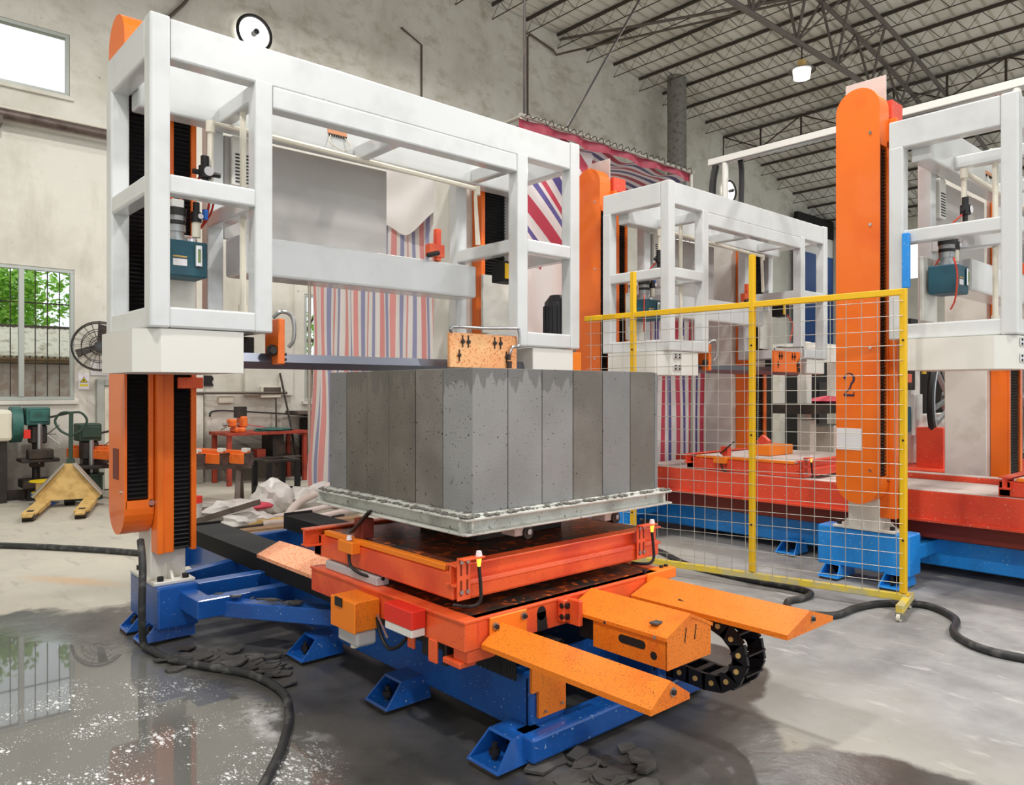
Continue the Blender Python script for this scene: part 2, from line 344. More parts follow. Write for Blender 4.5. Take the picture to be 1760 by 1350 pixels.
def thing(name, loc, label, cat, group=None, kind=None, parent=None):
    o = bpy.data.objects.new(name, None); COL.objects.link(o); o.empty_display_size = .2
    W[o.name] = Vector(loc); put(o, parent); tag(o, label, cat, group, kind); return o
def bx(name, mt, parent, *boxes, bev=.004, seg=1, **k):
    m_ = M()
    for b_ in boxes: m_.box(*b_, bev=bev, seg=seg)
    return m_.obj(name, mt, parent, **k)
def cp(src, name, world, parent):
    """a further piece with the same mesh, at another place"""
    o = bpy.data.objects.new(name, src.data); COL.objects.link(o); W[o.name] = Vector(world); put(o, parent)
    return o

# ------------------------------------------------------------------ the hall
def roofz(x): return 10.25-.0112*(x-11.5)**2
bx('floor', 'concrete_floor', None, (-6, 29, -10, 13.1, -.3, 0), bev=0, kind='structure')
WY = 13.0
def pierced_wall(name, mt, x0, x1, y0, y1, holes, step=.62):
    """wall along x with rectangular openings, its top following the roof"""
    xs = sorted({x0, x1} | {h for H in holes for h in H[:2]})
    full = []
    for a, c in zip(xs, xs[1:]):
        n = max(1, round((c-a)/step)); full += [a+(c-a)*i/n for i in range(n)]
    full.append(x1); m_ = M()
    for a, c in zip(full, full[1:]):
        mid = (a+c)/2; zs = [0]
        for h in sorted((h for h in holes if h[0] <= mid <= h[1]), key=lambda h: h[2]): zs += [h[2], h[3]]
        for i in range(0, len(zs), 2):
            if i+1 < len(zs): m_.prism([(a, zs[i]), (c, zs[i]), (c, zs[i+1]), (a, zs[i+1])], 'y', y0, y1)
            else: m_.prism([(a, zs[i]), (c, zs[i]), (c, roofz(c)-.05), (a, roofz(a)-.05)], 'y', y0, y1)
    bmesh.ops.remove_doubles(m_.b, verts=m_.b.verts, dist=1e-4)
    return m_.obj(name, mt, None, kind='structure')
pierced_wall('wall_far', 'plaster', -6, 27.2, WY, WY+.26, [(.7, 2.744, 1.4, 3.37), (.7, 2.682, 5.97, 6.91), (6.5, 7.7, 1.35, 3.33)])
def wallx(name, x0, x1, holes, ya, yb):
    m_ = M(); ys = sorted({ya, yb} | {h for H in holes for h in H[:2]})
    for a, c in zip(ys, ys[1:]):
        z = 0
        for h in sorted((h for h in holes if h[0] <= (a+c)/2 <= h[1]), key=lambda h: h[2]):
            if h[2] > z: m_.box(x0, x1, a, c, z, h[2], bev=0)
            z = h[3]
        m_.box(x0, x1, a, c, z, roofz(x0)-.02, bev=0)
    return m_.obj(name, 'plaster', None, kind='structure')
wallx('wall_left', -6.26, -6, [(-9, -2.5, 0, 5.2), (0, 3, 1.4, 3.4), (5, 8, 1.4, 3.4), (0, 3, 5.6, 6.8), (5, 8, 5.6, 6.8)], -10, 13)
wallx('wall_right', 27, 27.26, [(9.6, 12.4, 5.3, 6.8), (3, 7, 1.4, 3.4), (-4, 0, 1.4, 3.4), (3, 8, 5.2, 6.6)], -10, 13)
# windows
def window(name, x0, x1, z0, z1, mull, bars=(), hbars=()):
    t = thing(name, ((x0+x1)/2, WY+.05, z0), None, None, kind='structure')
    y0, y1 = WY+.01, WY+.07; f = .055
    bx('window_frame', 'frame_alu', t, (x0, x1, y0, y1, z0, z0+f), (x0, x1, y0, y1, z1-f, z1), (x0, x0+f, y0, y1, z0+f, z1-f), (x1-f, x1, y0, y1, z0+f, z1-f))
    xs = [x0+f]+list(mull)+[x1-f]
    for mx in mull: bx('mullion', 'frame_alu', t, (mx-.035, mx+.035, y0-.01, y1, z0+f, z1-f))
    for a, c in zip(xs, xs[1:]): bx('window_pane', 'pane', t, (a+.01, c-.01, WY+.035, WY+.041, z0+f, z1-f), bev=0)
    for bxx in bars: M().cyl((bxx, WY+.17, z0), (bxx, WY+.17, z1), .008, 6).obj('window_bar', 'iron', t)
    for zz in hbars: M().bar((x0, WY+.18, zz), (x1, WY+.18, zz), .006, .02, 0).obj('window_bar', 'iron', t)
    bx('window_sill', 'plaster', t, (x0-.05, x1+.05, WY-.05, WY+.02, z0-.06, z0))
window('window_1', .7, 2.744, 1.4, 3.37, (1.4, 2.063), [.85+.157*i for i in range(12)], (1.95, 2.85))
window('window_2', .7, 2.682, 5.97, 6.91, (1.5,))
window('window_3', 6.5, 7.7, 1.35, 3.33, (7.1,))
# door in the corner behind the near column
t = thing('door_1', (3.5, 12.95, 0), None, None, kind='structure')
bx('door_frame', 'frame_alu', t, (3.03, 3.13, 12.9, 13.0, 0, 1.72), (3.13, 3.98, 12.9, 13.0, 1.62, 1.72), (3.88, 3.98, 12.9, 13.0, 0, 1.62))
bx('door_leaf', 'cream', t, (3.14, 3.87, 12.93, 12.99, .02, 1.61))
bx('door_plate', 'paper', t, (3.2, 3.42, 12.915, 12.93, 1.4, 1.5)); M().tube([(3.24, 12.9, .95), (3.21, 12.86, 1.1), (3.24, 12.9, 1.25)], .015).obj('door_handle', 'rubber', t)
# pier and dado trim on the far wall
bx('trim_1', 'plaster', None, (4.35, 4.62, 12.86, 13.02, 0, 3.9), kind='structure', bev=.01)
bx('trim_2', 'plaster', None, (5.35, 6.25, 12.93, 13.02, 1.45, 3.6), kind='structure', bev=.01)
# ceiling: profiled sheets on open-web purlins
ceil = thing('ceiling', (11, 2, 7), None, None, kind='structure')
def sheet_mesh():
    m_ = M(); prof = []
    for r in range(3):
        o = .3*r; prof += [(o, 0), (o+.20, 0), (o+.222, .075), (o+.278, .075)]
    prof.append((.9, 0)); xs = [-6.4+33.8*i/40 for i in range(41)]
    g = [[m_.b.verts.new((x, y, roofz(x)+dz)) for y, dz in prof] for x in xs]
    for i in range(40):
        for j in range(len(prof)-1): m_.b.faces.new((g[i][j], g[i][j+1], g[i+1][j+1], g[i+1][j]))
    return m_
s0 = None
for k in range(26):
    y = -10.2+.9*k
    if s0 is None: s0 = sheet_mesh().obj('roof_sheet', 'sheet_roof', ceil); c0 = W[s0.name].copy(); d0 = c0.y; s0.location.y += y
    else:
        cp(s0, 'roof_sheet', (c0.x, c0.y+y, c0.z), ceil)
pm = M(); pm.box(-.022, .022, -10, 13, -.07, 0, bev=0); pm.cyl((0, -10, -.36), (0, 13, -.36), .012, 5)
n = 44
for i in range(n):
    ya = -10+23*i/n; yb = -10+23*(i+1)/n; ym = (ya+yb)/2
    pm.cyl((0, ya, -.36), (0, ym, -.05), .007, 4, cap=False); pm.cyl((0, ym, -.05), (0, yb, -.36), .007, 4, cap=False)
p0 = None
for k in range(32):
    x = -5.6+1.04*k; z = roofz(x)-.02
    if p0 is None:
        p0 = pm.obj('purlin', 'purlin', ceil); pc = W[p0.name].copy(); p0.location += Vector((x, 0, z)); W[p0.name] = pc+Vector((x, 0, z))
    else: cp(p0, 'purlin', pc+Vector((x, 0, z)), ceil)
# roof trusses
def truss(y, x0=-5.8, x1=26.8):
    t = thing('roof_truss', (11, y, 8.2), None, None, kind='structure')
    M().tube([(x0+(x1-x0)*i/24, y, 8.22) for i in range(25)], .055, 8, smooth=False).obj('bottom_chord', 'truss', t, smooth=True)
    for dy in (-.32, .32):
        M().tube([(x0+(x1-x0)*i/24, y+dy, roofz(x0+(x1-x0)*i/24)-.42) for i in range(25)], .05, 8, smooth=False).obj('top_chord', 'truss', t, smooth=True)
    wb = M(); k = 20
    for i in range(1, k):
        x = x0+(x1-x0)*i/k; zt = roofz(x)-.42
        if zt < 8.4: continue
        for dy in (-.32, .32):
            wb.cyl((x, y, 8.22), (x, y+dy, zt), .028, 6)
            x2 = x0+(x1-x0)*(i+1)/k
            if roofz(x2)-.42 > 8.3: wb.cyl((x, y, 8.22), (x2, y+dy, roofz(x2)-.42), .022, 6)
        wb.cyl((x, y-.32, zt), (x, y+.32, zt), .02, 6)
    wb.obj('web', 'truss', t, smooth=True)
truss(7.2); truss(.4)
def tie_truss(x, zt, hgt, ya, yb, n):
    t = thing('roof_truss', (x, (ya+yb)/2, zt-hgt), None, None, kind='structure')
    M().cyl((x, ya, zt), (x, yb, zt), .035, 6).obj('top_chord', 'purlin', t); M().cyl((x, ya, zt-hgt), (x, yb, zt-hgt), .035, 6).obj('bottom_chord', 'purlin', t)
    wb = M()
    for i in range(n+1):
        y = ya+(yb-ya)*i/n; wb.cyl((x, y, zt-hgt), (x, y, zt), .03, 6)
        if i < n: wb.cyl((x, y, zt-hgt if i % 2 else zt), (x, ya+(yb-ya)*(i+1)/n, zt if i % 2 else zt-hgt), .02, 6)
    wb.obj('web', 'purlin', t)
tie_truss(20.3, 9.28, .62, 13, -2, 12); tie_truss(3.2, 9.3, .62, 13, -4, 12)
M().cyl((13.15, 12.95, 10.05), (15.0, 7.2, 9.6), .035, 8).obj('trim_3', 'truss', None, kind='structure')
# outside the windows
bx('trim_4', 'concrete_floor', None, (-14, 20, 13.3, 34, -.35, -.05), bev=0, kind='structure')
t = thing('outbuilding', (3, 16.5, 0), 'low tile-roofed shed with stained wall outside the barred window', 'shed')
bx('wall', 'brick_out', t, (-4, 12, 16.4, 16.7, -.05, 2.05), bev=0)
bx('eave_board', 'timber', t, (-4, 12, 16.05, 16.12, 2.02, 2.18)); bx('ridge', 'iron', t, (-4, 12, 17.3, 17.5, 2.74, 2.82))
tm = M(); q = []
for i in range(7):
    a = math.pi*i/6; q.append((.085*math.cos(a), .075*math.sin(a)))
for i in range(7): a = math.pi*(6-i)/6; q.append((.065*math.cos(a), .055*math.sin(a)))
tm.prism(q, 'y', 0, .42)
tile = None
for r in range(4):
    for c in range(62):
        x = -.6+.155*c*.62; 
        if x > 5.6: continue
        y = 16.02+.34*r; z = 2.2+.155*r
        if tile is None:
            tile = tm.obj('roof_tile', 'tile_out', t); tc = W[tile.name].copy(); tile.rotation_euler.x = .43; W[tile.name] = tc+Vector((x, y, z)); put(tile, t)
        else:
            o = cp(tile, 'roof_tile', tc+Vector((x, y, z)), t); o.rotation_euler = (.43+random.uniform(-.03, .03), random.uniform(-.06, .06), random.uniform(-.05, .05))
bx('roof_board', 'timber', t, (-4, 12, 16.0, 17.4, 2.1, 2.13), bev=0)
def tree(x, y, hgt, lab, n=2600, r=1.7):
    t = thing('tree', (x, y, 0), lab, 'tree')
    M().cyl((x, y, -.1), (x+.15, y, hgt*.8), .16, 10, .06).cyl((x, y, hgt*.4), (x-.8, y-.3, hgt*.75), .07, 6, .02).cyl((x, y, hgt*.45), (x+.9, y-.2, hgt*.8), .07, 6, .02).obj('trunk', 'bark', t, smooth=True)
    f = M(); cl = [(x+random.gauss(0, r*.55), y+random.gauss(0, r*.45), hgt*.72+random.gauss(0, r*.42), random.uniform(.4, .8)) for _ in range(22)]
    for i in range(n):
        c = random.choice(cl); d = Vector((random.gauss(0, 1), random.gauss(0, 1), random.gauss(0, 1))).normalized()*c[3]*random.uniform(.6, 1)
        p = Vector(c[:3])+d; u = Vector((random.gauss(0, 1), random.gauss(0, 1), random.gauss(0, .5))).normalized(); v = u.cross(Vector((random.gauss(0, 1), random.gauss(0, 1), random.gauss(0, 1)))).normalized()
        L_ = random.uniform(.05, .11)
        f.b.faces.new([f.b.verts.new(p+u*L_*a+v*L_*.5*b_) for a, b_ in ((-1, 0), (0, -1), (1, 0), (0, 1))])
    f.obj('foliage', 'leaf', t, kind='stuff')
tree(2.4, 20.3, 5.0, 'leafy tree above the shed roof, behind the right pane of the barred window', 9000, 1.5); tree(-2.4, 21.5, 5.0, 'leafy tree above the shed roof, behind the left pane of the barred window', 6000, 2.2); tree(9.5, 20, 5, 'leafy tree outside the tall bright window beside the striped curtain', 1500)

# ------------------------------------------------------------------ sawing machines
def gantry(dx, dy, dz, who, hinged, motor):
    """white gantry frame that rides up and down the two columns and carries the blade"""
    g0 = (2.83+dx, 4.5+dy, 1.86+dz)
    t = thing('gantry_frame', g0, who, 'machine frame', 'white gantry frames')
    X0, X1, Y0, Y1, Z0, Z1 = 1.218+dx, 4.436+dx, 4.144+dy, 4.98+dy, 1.875+dz, 3.505+dz
    xa, xb, xc, xd = 1.32+dx, 1.775+dx, 3.765+dx, 4.33+dx       # tower post edges
    bv = dict(bev=.012, seg=2)
    for (a, c) in ((X0, xa), (xb, 1.88+dx), (xc, 3.872+dx), (xd, X1)):
        bx('post', 'white', t, (a, c, Y0, Y0+.105, Z0, Z1 if a in (X0, xd) else Z1-.2), **bv)
        bx('post', 'white', t, (a, c, Y1-.105, Y1, Z0, Z1-.2), **bv)
    bx('top_beam', 'white', t, (xa, xd, Y0+.004, Y0+.11, Z1-.222, Z1-.008), **bv)
    bx('top_beam', 'white', t, (1.88+dx, xc, Y0+.003, Y0+.109, Z1-.345, Z1-.215), **bv)
    bx('top_beam', 'white', t, (X0+.105, X1-.105, Y1-.26, Y1-.12, Z1-.31, Z1-.01), **bv)
    for x in (X0, xd): bx('side_beam', 'white', t, (x+.003, x+.103, Y0+.105, Y1, Z1-.215, Z1-.004), **bv)
    for x in (1.79+dx, 3.79+dx): bx('cross_tube', 'white', t, (x, x+.08, Y0+.1, Y1-.25, Z1-.30, Z1-.2), **bv)
    bx('cross_tube', 'white', t, (2.74+dx, 2.82+dx, Y0+.1, Y1-.25, Z1-.34, Z1-.24), **bv)
    for (a, c) in ((xa, xb), (3.872+dx, xd)):
        bx('cross_rail', 'white', t, (a-.005, c+.005, Y0+.002, Y0+.1, 2.58+dz, 2.682+dz), **bv)
        bx('bottom_rail', 'white', t, (a-.005, c+.005, Y0+.002, Y0+.1, Z0+.002, Z0+.112), **bv)
    for x in (X0, xb, xc, xd):
        bx('cross_rail', 'white', t, (x+.003, x+.1, Y0+.1, Y1-.1, 2.58+dz, 2.68+dz), **bv)
        bx('bottom_rail', 'white', t, (x+.003, x+.1, Y0+.1, Y1-.1, Z0+.002, Z0+.112), **bv)
    bx('rear_beam', 'white', t, (1.88+dx, xc, 4.62+dy, 4.86+dy, 2.27+dz, 2.52+dz), bev=.018, seg=2)
    bx('rear_panel', 'grey_panel', t, (1.89+dx, 3.12+dx, 4.90+dy, 4.93+dy, 2.53+dz, 3.2+dz))
    for x in (1.56+dx, 4.08+dx): bx('slide_plate', 'column_white', t, (x-.16 if x < 2+dx else x-.1, x+.12 if x < 2+dx else x+.22, 4.80+dy, 4.83+dy, 2.02+dz, 2.5+dz))
    lv = bx('vent_panel', 'cover_white', t, (1.93+dx, 2.06+dx, 4.865+dy, 4.899+dy, 2.88+dz, 3.2+dz))
    for i in range(9): bx('vent_slot', 'ink', lv, (1.95+dx, 2.04+dx, 4.86+dy, 4.8649+dy, 2.9+.022*i+dz, 2.909+.022*i+dz), bev=0)
    # blade gear under the frame
    x1, y1, y2 = 1.277+dx, 4.16+dy, 4.86+dy
    m_ = M().prism([(x1, y1), (1.714+dx, y1), (1.714+dx, y2), (1.167+dx, y2), (1.167+dx, y1+.11)], 'z', 1.645+dz, 1.872+dz); o = m_.obj('wheel_cover', 'cover_white', t)
    if hinged:
        for zz in (1.69, 1.8):
            hg = bx('hinge', 'chrome', o, (1.30+dx, 1.36+dx, y1-.012, y1, zz+dz, zz+.055+dz), (1.365+dx, 1.425+dx, y1-.012, y1, zz+dz, zz+.055+dz))
            bx('hinge_screws', 'ink', o, *[(1.31+dx+a, 1.325+dx+a, y1-.016, y1-.011, zz+b_+dz, zz+b_+.015+dz) for a in (.01, .075) for b_ in (.006, .035)], bev=0)
    bx('wheel_cover', 'cover_white', t, (3.936+dx, 4.373+dx, y1, y2, 1.70+dz, 1.87+dz))
    for q in ((1.72+dx, 1.9+dx, 4.45+dy, 4.6+dy, 1.77+dz, 1.87+dz), (3.75+dx, 3.93+dx, 4.4+dy, 4.6+dy, 1.72+dz, 1.87+dz)): bx('dark_gap', 'black_void', t, q)  # black boxes paint the shade in the gaps beside the wheel covers
    m_ = M().prism([(4.28+dy, 1.675+dz), (4.30+dy, 1.675+dz), (4.315+dy, 1.70+dz), (4.33+dy, 1.765+dz), (4.27+dy, 1.765+dz), (4.255+dy, 1.715+dz)], 'x', 1.70+dx, 3.95+dx); m_.obj('saw_blade_guide', 'blade', t)
    pl = bx('guide_plate', 'orange', t, (1.925+dx, 1.965+dx, 4.17+dy, 4.36+dy, 1.70+dz, 1.965+dz), bev=.006)
    for a in (1.73, 1.76):
        M().cyl((1.965+dx, 4.19+dy, a+dz), (1.98+dx, 4.19+dy, a+dz), .01, 6).obj('bolt', 'ink', pl)
    M().lathe([(.0, 0), (.03, 0), (.035, .02), (.02, .04), (0, .04)], (1.90+dx, 4.22+dy, 1.78+dz), (0, -1, 0), 14).obj('guide_roller', 'dark_steel', t, smooth=True)
    M().tube([(1.885+dx, 4.16+dy, 1.965+dz), (1.92+dx, 4.13+dy, 2.0+dz), (1.98+dx, 4.13+dy, 1.985+dz), (2.0+dx, 4.13+dy, 1.93+dz), (2.0+dx, 4.14+dy, 1.84+dz), (1.98+dx, 4.16+dy, 1.8+dz)], .012, 8).obj('water_pipe', 'steel', t, smooth=True)
    pl = bx('clamp_plate', 'plate_glare' if dx < 1 else 'orange', t, (3.13+dx, 3.746+dx, 4.13+dy, 4.16+dy, 1.705+dz, 1.945+dz), bev=.004)
    sk = M()
    for x in (3.24, 3.29, 3.53, 3.585): sk.cyl((x+dx, 4.118+dy, 1.885+dz), (x+dx, 4.13+dy, 1.885+dz), .014, 8).box(x+dx-.003, x+dx+.003, 4.124+dy, 4.129+dy, 1.845+dz, 1.93+dz, bev=0)
    for x in (3.21, 3.64): sk.cyl((x+dx, 4.118+dy, 1.79+dz), (x+dx, 4.13+dy, 1.79+dz), .012, 8).box(x+dx-.003, x+dx+.003, 4.124+dy, 4.129+dy, 1.75+dz, 1.83+dz, bev=0)
    sk.obj('adjusting_bolts', 'ink', pl)
    M().tube([(3.15+dx, 4.14+dy, 1.94+dz), (3.14+dx, 4.11+dy, 1.98+dz), (3.4+dx, 4.11+dy, 1.985+dz), (3.70+dx, 4.11+dy, 2.0+dz), (3.745+dx, 4.11+dy, 1.99+dz), (3.75+dx, 4.11+dy, 1.88+dz), (3.69+dx, 4.11+dy, 1.865+dz), (3.665+dx, 4.11+dy, 1.83+dz), (3.66+dx, 4.12+dy, 1.8+dz)], .011, 8, sub=3).obj('water_pipe', 'steel', pl, smooth=True)
    M().cyl((3.66+dx, 4.12+dy, 1.81+dz), (3.66+dx, 4.12+dy, 1.77+dz), .014, 8).cyl((3.66+dx, 4.12+dy, 1.76+dz), (3.66+dx, 4.12+dy, 1.71+dz), .02, 8).obj('nozzle', 'dark_steel', pl)
    bx('drive_bracket', 'orange_clean', t, (4.44+dx, 4.62+dx, 4.3+dy, 4.55+dy, 1.70+dz, 1.86+dz))
    if motor:
        mo = M().cyl((4.47+dx, 4.42+dy, 1.89+dz), (4.47+dx, 4.42+dy, 2.27+dz), .115, 16).cyl((4.47+dx, 4.42+dy, 2.27+dz), (4.47+dx, 4.42+dy, 2.33+dz), .115, 16, .07).obj('drive_motor', 'motor_grey', t, smooth=True)
        fm = M()
        for i in range(18):
            a = 2*math.pi*i/18; c, s_ = math.cos(a), math.sin(a)
            fm.bar((4.47+dx+c*.118, 4.42+dy+s_*.118, 1.93+dz), (4.47+dx+c*.118, 4.42+dy+s_*.118, 2.24+dz), .006, .02, 0)
        fm.obj('cooling_fins', 'motor_grey', mo)
    # pump set in the first tower
    px, py, pz = 1.43+dx, 4.58+dy, 2.215+dz
    oil = bx('oil_tank', 'teal', t, (px, px+.24, py, py+.2, pz, pz+.21), bev=.008)
    bx('level_gauge', 'chrome', oil, (px+.165, px+.205, py-.018, py-.001, pz+.06, pz+.19), bev=.006); bx('sight_glass', 'glass_gauge', oil, (px+.177, px+.193, py-.022, py-.018, pz+.085, pz+.165))
    bx('name_plate', 'paper', oil, (px+.04, px+.12, py-.004, py, pz+.06, pz+.10)); bx('name_plate', 'yellow_old', oil, (px+.04, px+.12, py-.004, py, pz+.108, pz+.118))
    M().cyl((px+.17, py+.08, pz+.20), (px+.17, py+.08, pz+.235), .035, 12).obj('filler_cap', 'chrome', oil, smooth=True)
    M().cyl((px+.09, py+.1, pz+.2), (px+.09, py+.1, pz+.235), .06, 14).cyl((px+.09, py+.1, pz+.235), (px+.09, py+.1, pz+.27), .045, 14).obj('pump_base', 'steel', oil, smooth=True)
    M().cyl((px+.09, py+.1, pz+.27), (px+.09, py+.1, pz+.40), .055, 16).obj('pump_motor', 'steel', oil, smooth=True); M().cyl((px+.09, py+.1, pz+.365), (px+.09, py+.1, pz+.41), .06, 16).cyl((px+.09, py+.1, pz+.31), (px+.09, py+.1, pz+.335), .0565, 16).obj('motor_band', 'ink', oil, smooth=True)
    bx('terminal_box', 'plastic_white', oil, (px+.055, px+.125, py+.06, py+.14, pz+.41, pz+.46))
    fr = M().cyl((px+.2, py+.08, pz+.25), (px+.2, py+.08, pz+.34), .026, 12).obj('filter_bowl', 'pvc', t, smooth=True)
    M().cyl((px+.2, py+.08, pz+.34), (px+.2, py+.08, pz+.40), .032, 12).cyl((px+.2, py+.08, pz+.40), (px+.2, py+.08, pz+.46), .02, 12).obj('regulator', 'ink', fr, smooth=True)
    M().cyl((px+.215, py+.044, pz+.375), (px+.215, py+.048, pz+.375), .016, 12).obj('dial', 'paper', fr)
    M().cyl((px+.26, py+.1, pz+.37), (px+.26, py+.1, pz+.43), .017, 10).obj('fitting', 'plastic_blue', fr, smooth=True)
    rg = M().cyl((px+.23, py+.02, pz+.60), (px+.23, py+.02, pz+.67), .036, 12).cyl((px+.23, py+.02, pz+.67), (px+.23, py+.02, pz+.73), .024, 10).cyl((px+.16, py+.02, pz+.63), (px+.32, py+.02, pz+.63), .016, 8).cyl((px+.23, py+.02, pz+.47), (px+.23, py+.02, pz+.60), .018, 8).obj('air_regulator', 'ink', t, smooth=True)
    M().cyl((px+.24, py-.018, pz+.635), (px+.24, py-.022, pz+.635), .028, 14).obj('pressure_dial', 'paper', rg)
    for k, pts in enumerate(([(px+.14, py+.2, pz+.22), (px+.24, py+.2, pz+.3), (px+.31, py+.15, pz+.42), (px+.31, py+.05, pz+.56)], [(px+.16, py+.16, pz+.23), (px+.27, py+.2, pz+.34), (px+.29, py+.12, pz+.46), (px+.26, py+.04, pz+.58)],
                            [(px+.1, py+.1, pz+.45), (px+.16, py+.1, pz+.52), (px+.2, py+.03, pz+.60)], [(px-.01, py+.02, pz+.25), (px-.06, py-.02, pz+.12), (px-.04, py, pz-.05), (px+.02, py+.05, pz-.12)])):
        M().tube(pts, .007, 6).obj('air_hose', 'red_tube', t, smooth=True)
    pv = M().tube([(1.83+dx, 4.45+dy, 2.0+dz), (1.83+dx, 4.45+dy, 3.29+dz), (1.9+dx, 4.5+dy, 3.32+dz)], .02, 8, smooth=False); pv.cyl((1.83+dx, 4.45+dy, 2.0+dz), (1.83+dx, 4.45+dy, 2.06+dz), .028, 10).cyl((1.83+dx, 4.45+dy, 3.25+dz), (1.83+dx, 4.45+dy, 3.31+dz), .027, 10)
    pv.obj('conduit', 'pvc', t, smooth=True)
    pv = M().tube([(1.70+dx, 4.62+dy, 2.68+dz), (1.70+dx, 4.62+dy, 3.16+dz), (2.0+dx, 4.66+dy, 3.175+dz), (3.78+dx, 4.66+dy, 3.14+dz), (3.81+dx, 4.66+dy, 2.7+dz)], .02, 8, smooth=False)
    for q in ((1.70, 4.62, 3.1), (3.80, 4.66, 3.09)): pv.cyl((q[0]+dx, q[1]+dy, q[2]+dz), (q[0]+dx, q[1]+dy, q[2]+.07+dz), .027, 10)
    pv.obj('conduit', 'pvc', t, smooth=True)
    tb = bx('terminal_block', 'copper', t, (2.53+dx, 2.68+dx, 4.715+dy, 4.735+dy, 3.31+dz, 3.345+dz)); bx('terminal_pins', 'ink', tb, *[(2.54+dx+.018*i, 2.548+dx+.018*i, 4.71+dy, 4.73+dy, 3.295+dz, 3.31+dz) for i in range(8)], bev=0)
    M().tube([(2.55+dx, 4.71+dy, 3.3+dz), (2.53+dx, 4.69+dy, 3.24+dz), (2.62+dx, 4.68+dy, 3.2+dz)], .004, 5).tube([(2.66+dx, 4.71+dy, 3.3+dz), (2.7+dx, 4.69+dy, 3.24+dz), (2.62+dx, 4.68+dy, 3.2+dz)], .004, 5).obj('wires', 'pvc', tb)
    cl = bx('stop_bracket', 'carriage', t, (3.37+dx, 3.415+dx, 4.61+dy, 4.65+dy, 2.52+dz, 2.76+dz), (3.30+dx, 3.44+dx, 4.60+dy, 4.66+dy, 2.545+dz, 2.64+dz)); M().cyl((3.26+dx, 4.57+dy, 2.54+dz), (3.36+dx, 4.57+dy, 2.57+dz), .018, 8).obj('limit_switch', 'ink', cl)
    hb = bx('valve_box', 'black_void', t, (3.9+dx, 4.06+dx, 4.45+dy, 4.6+dy, 2.40+dz, 2.56+dz)); bx('valve_tag', 'yellow', hb, (3.905+dx, 3.96+dx, 4.44+dy, 4.449+dy, 2.42+dz, 2.54+dz))
    M().tube([(4.0+dx, 4.45+dy, 2.42+dz), (4.05+dx, 4.4+dy, 2.3+dz), (3.98+dx, 4.4+dy, 2.1+dz)], .008, 6).obj('air_hose', 'red_tube', hb, smooth=True)
    return t
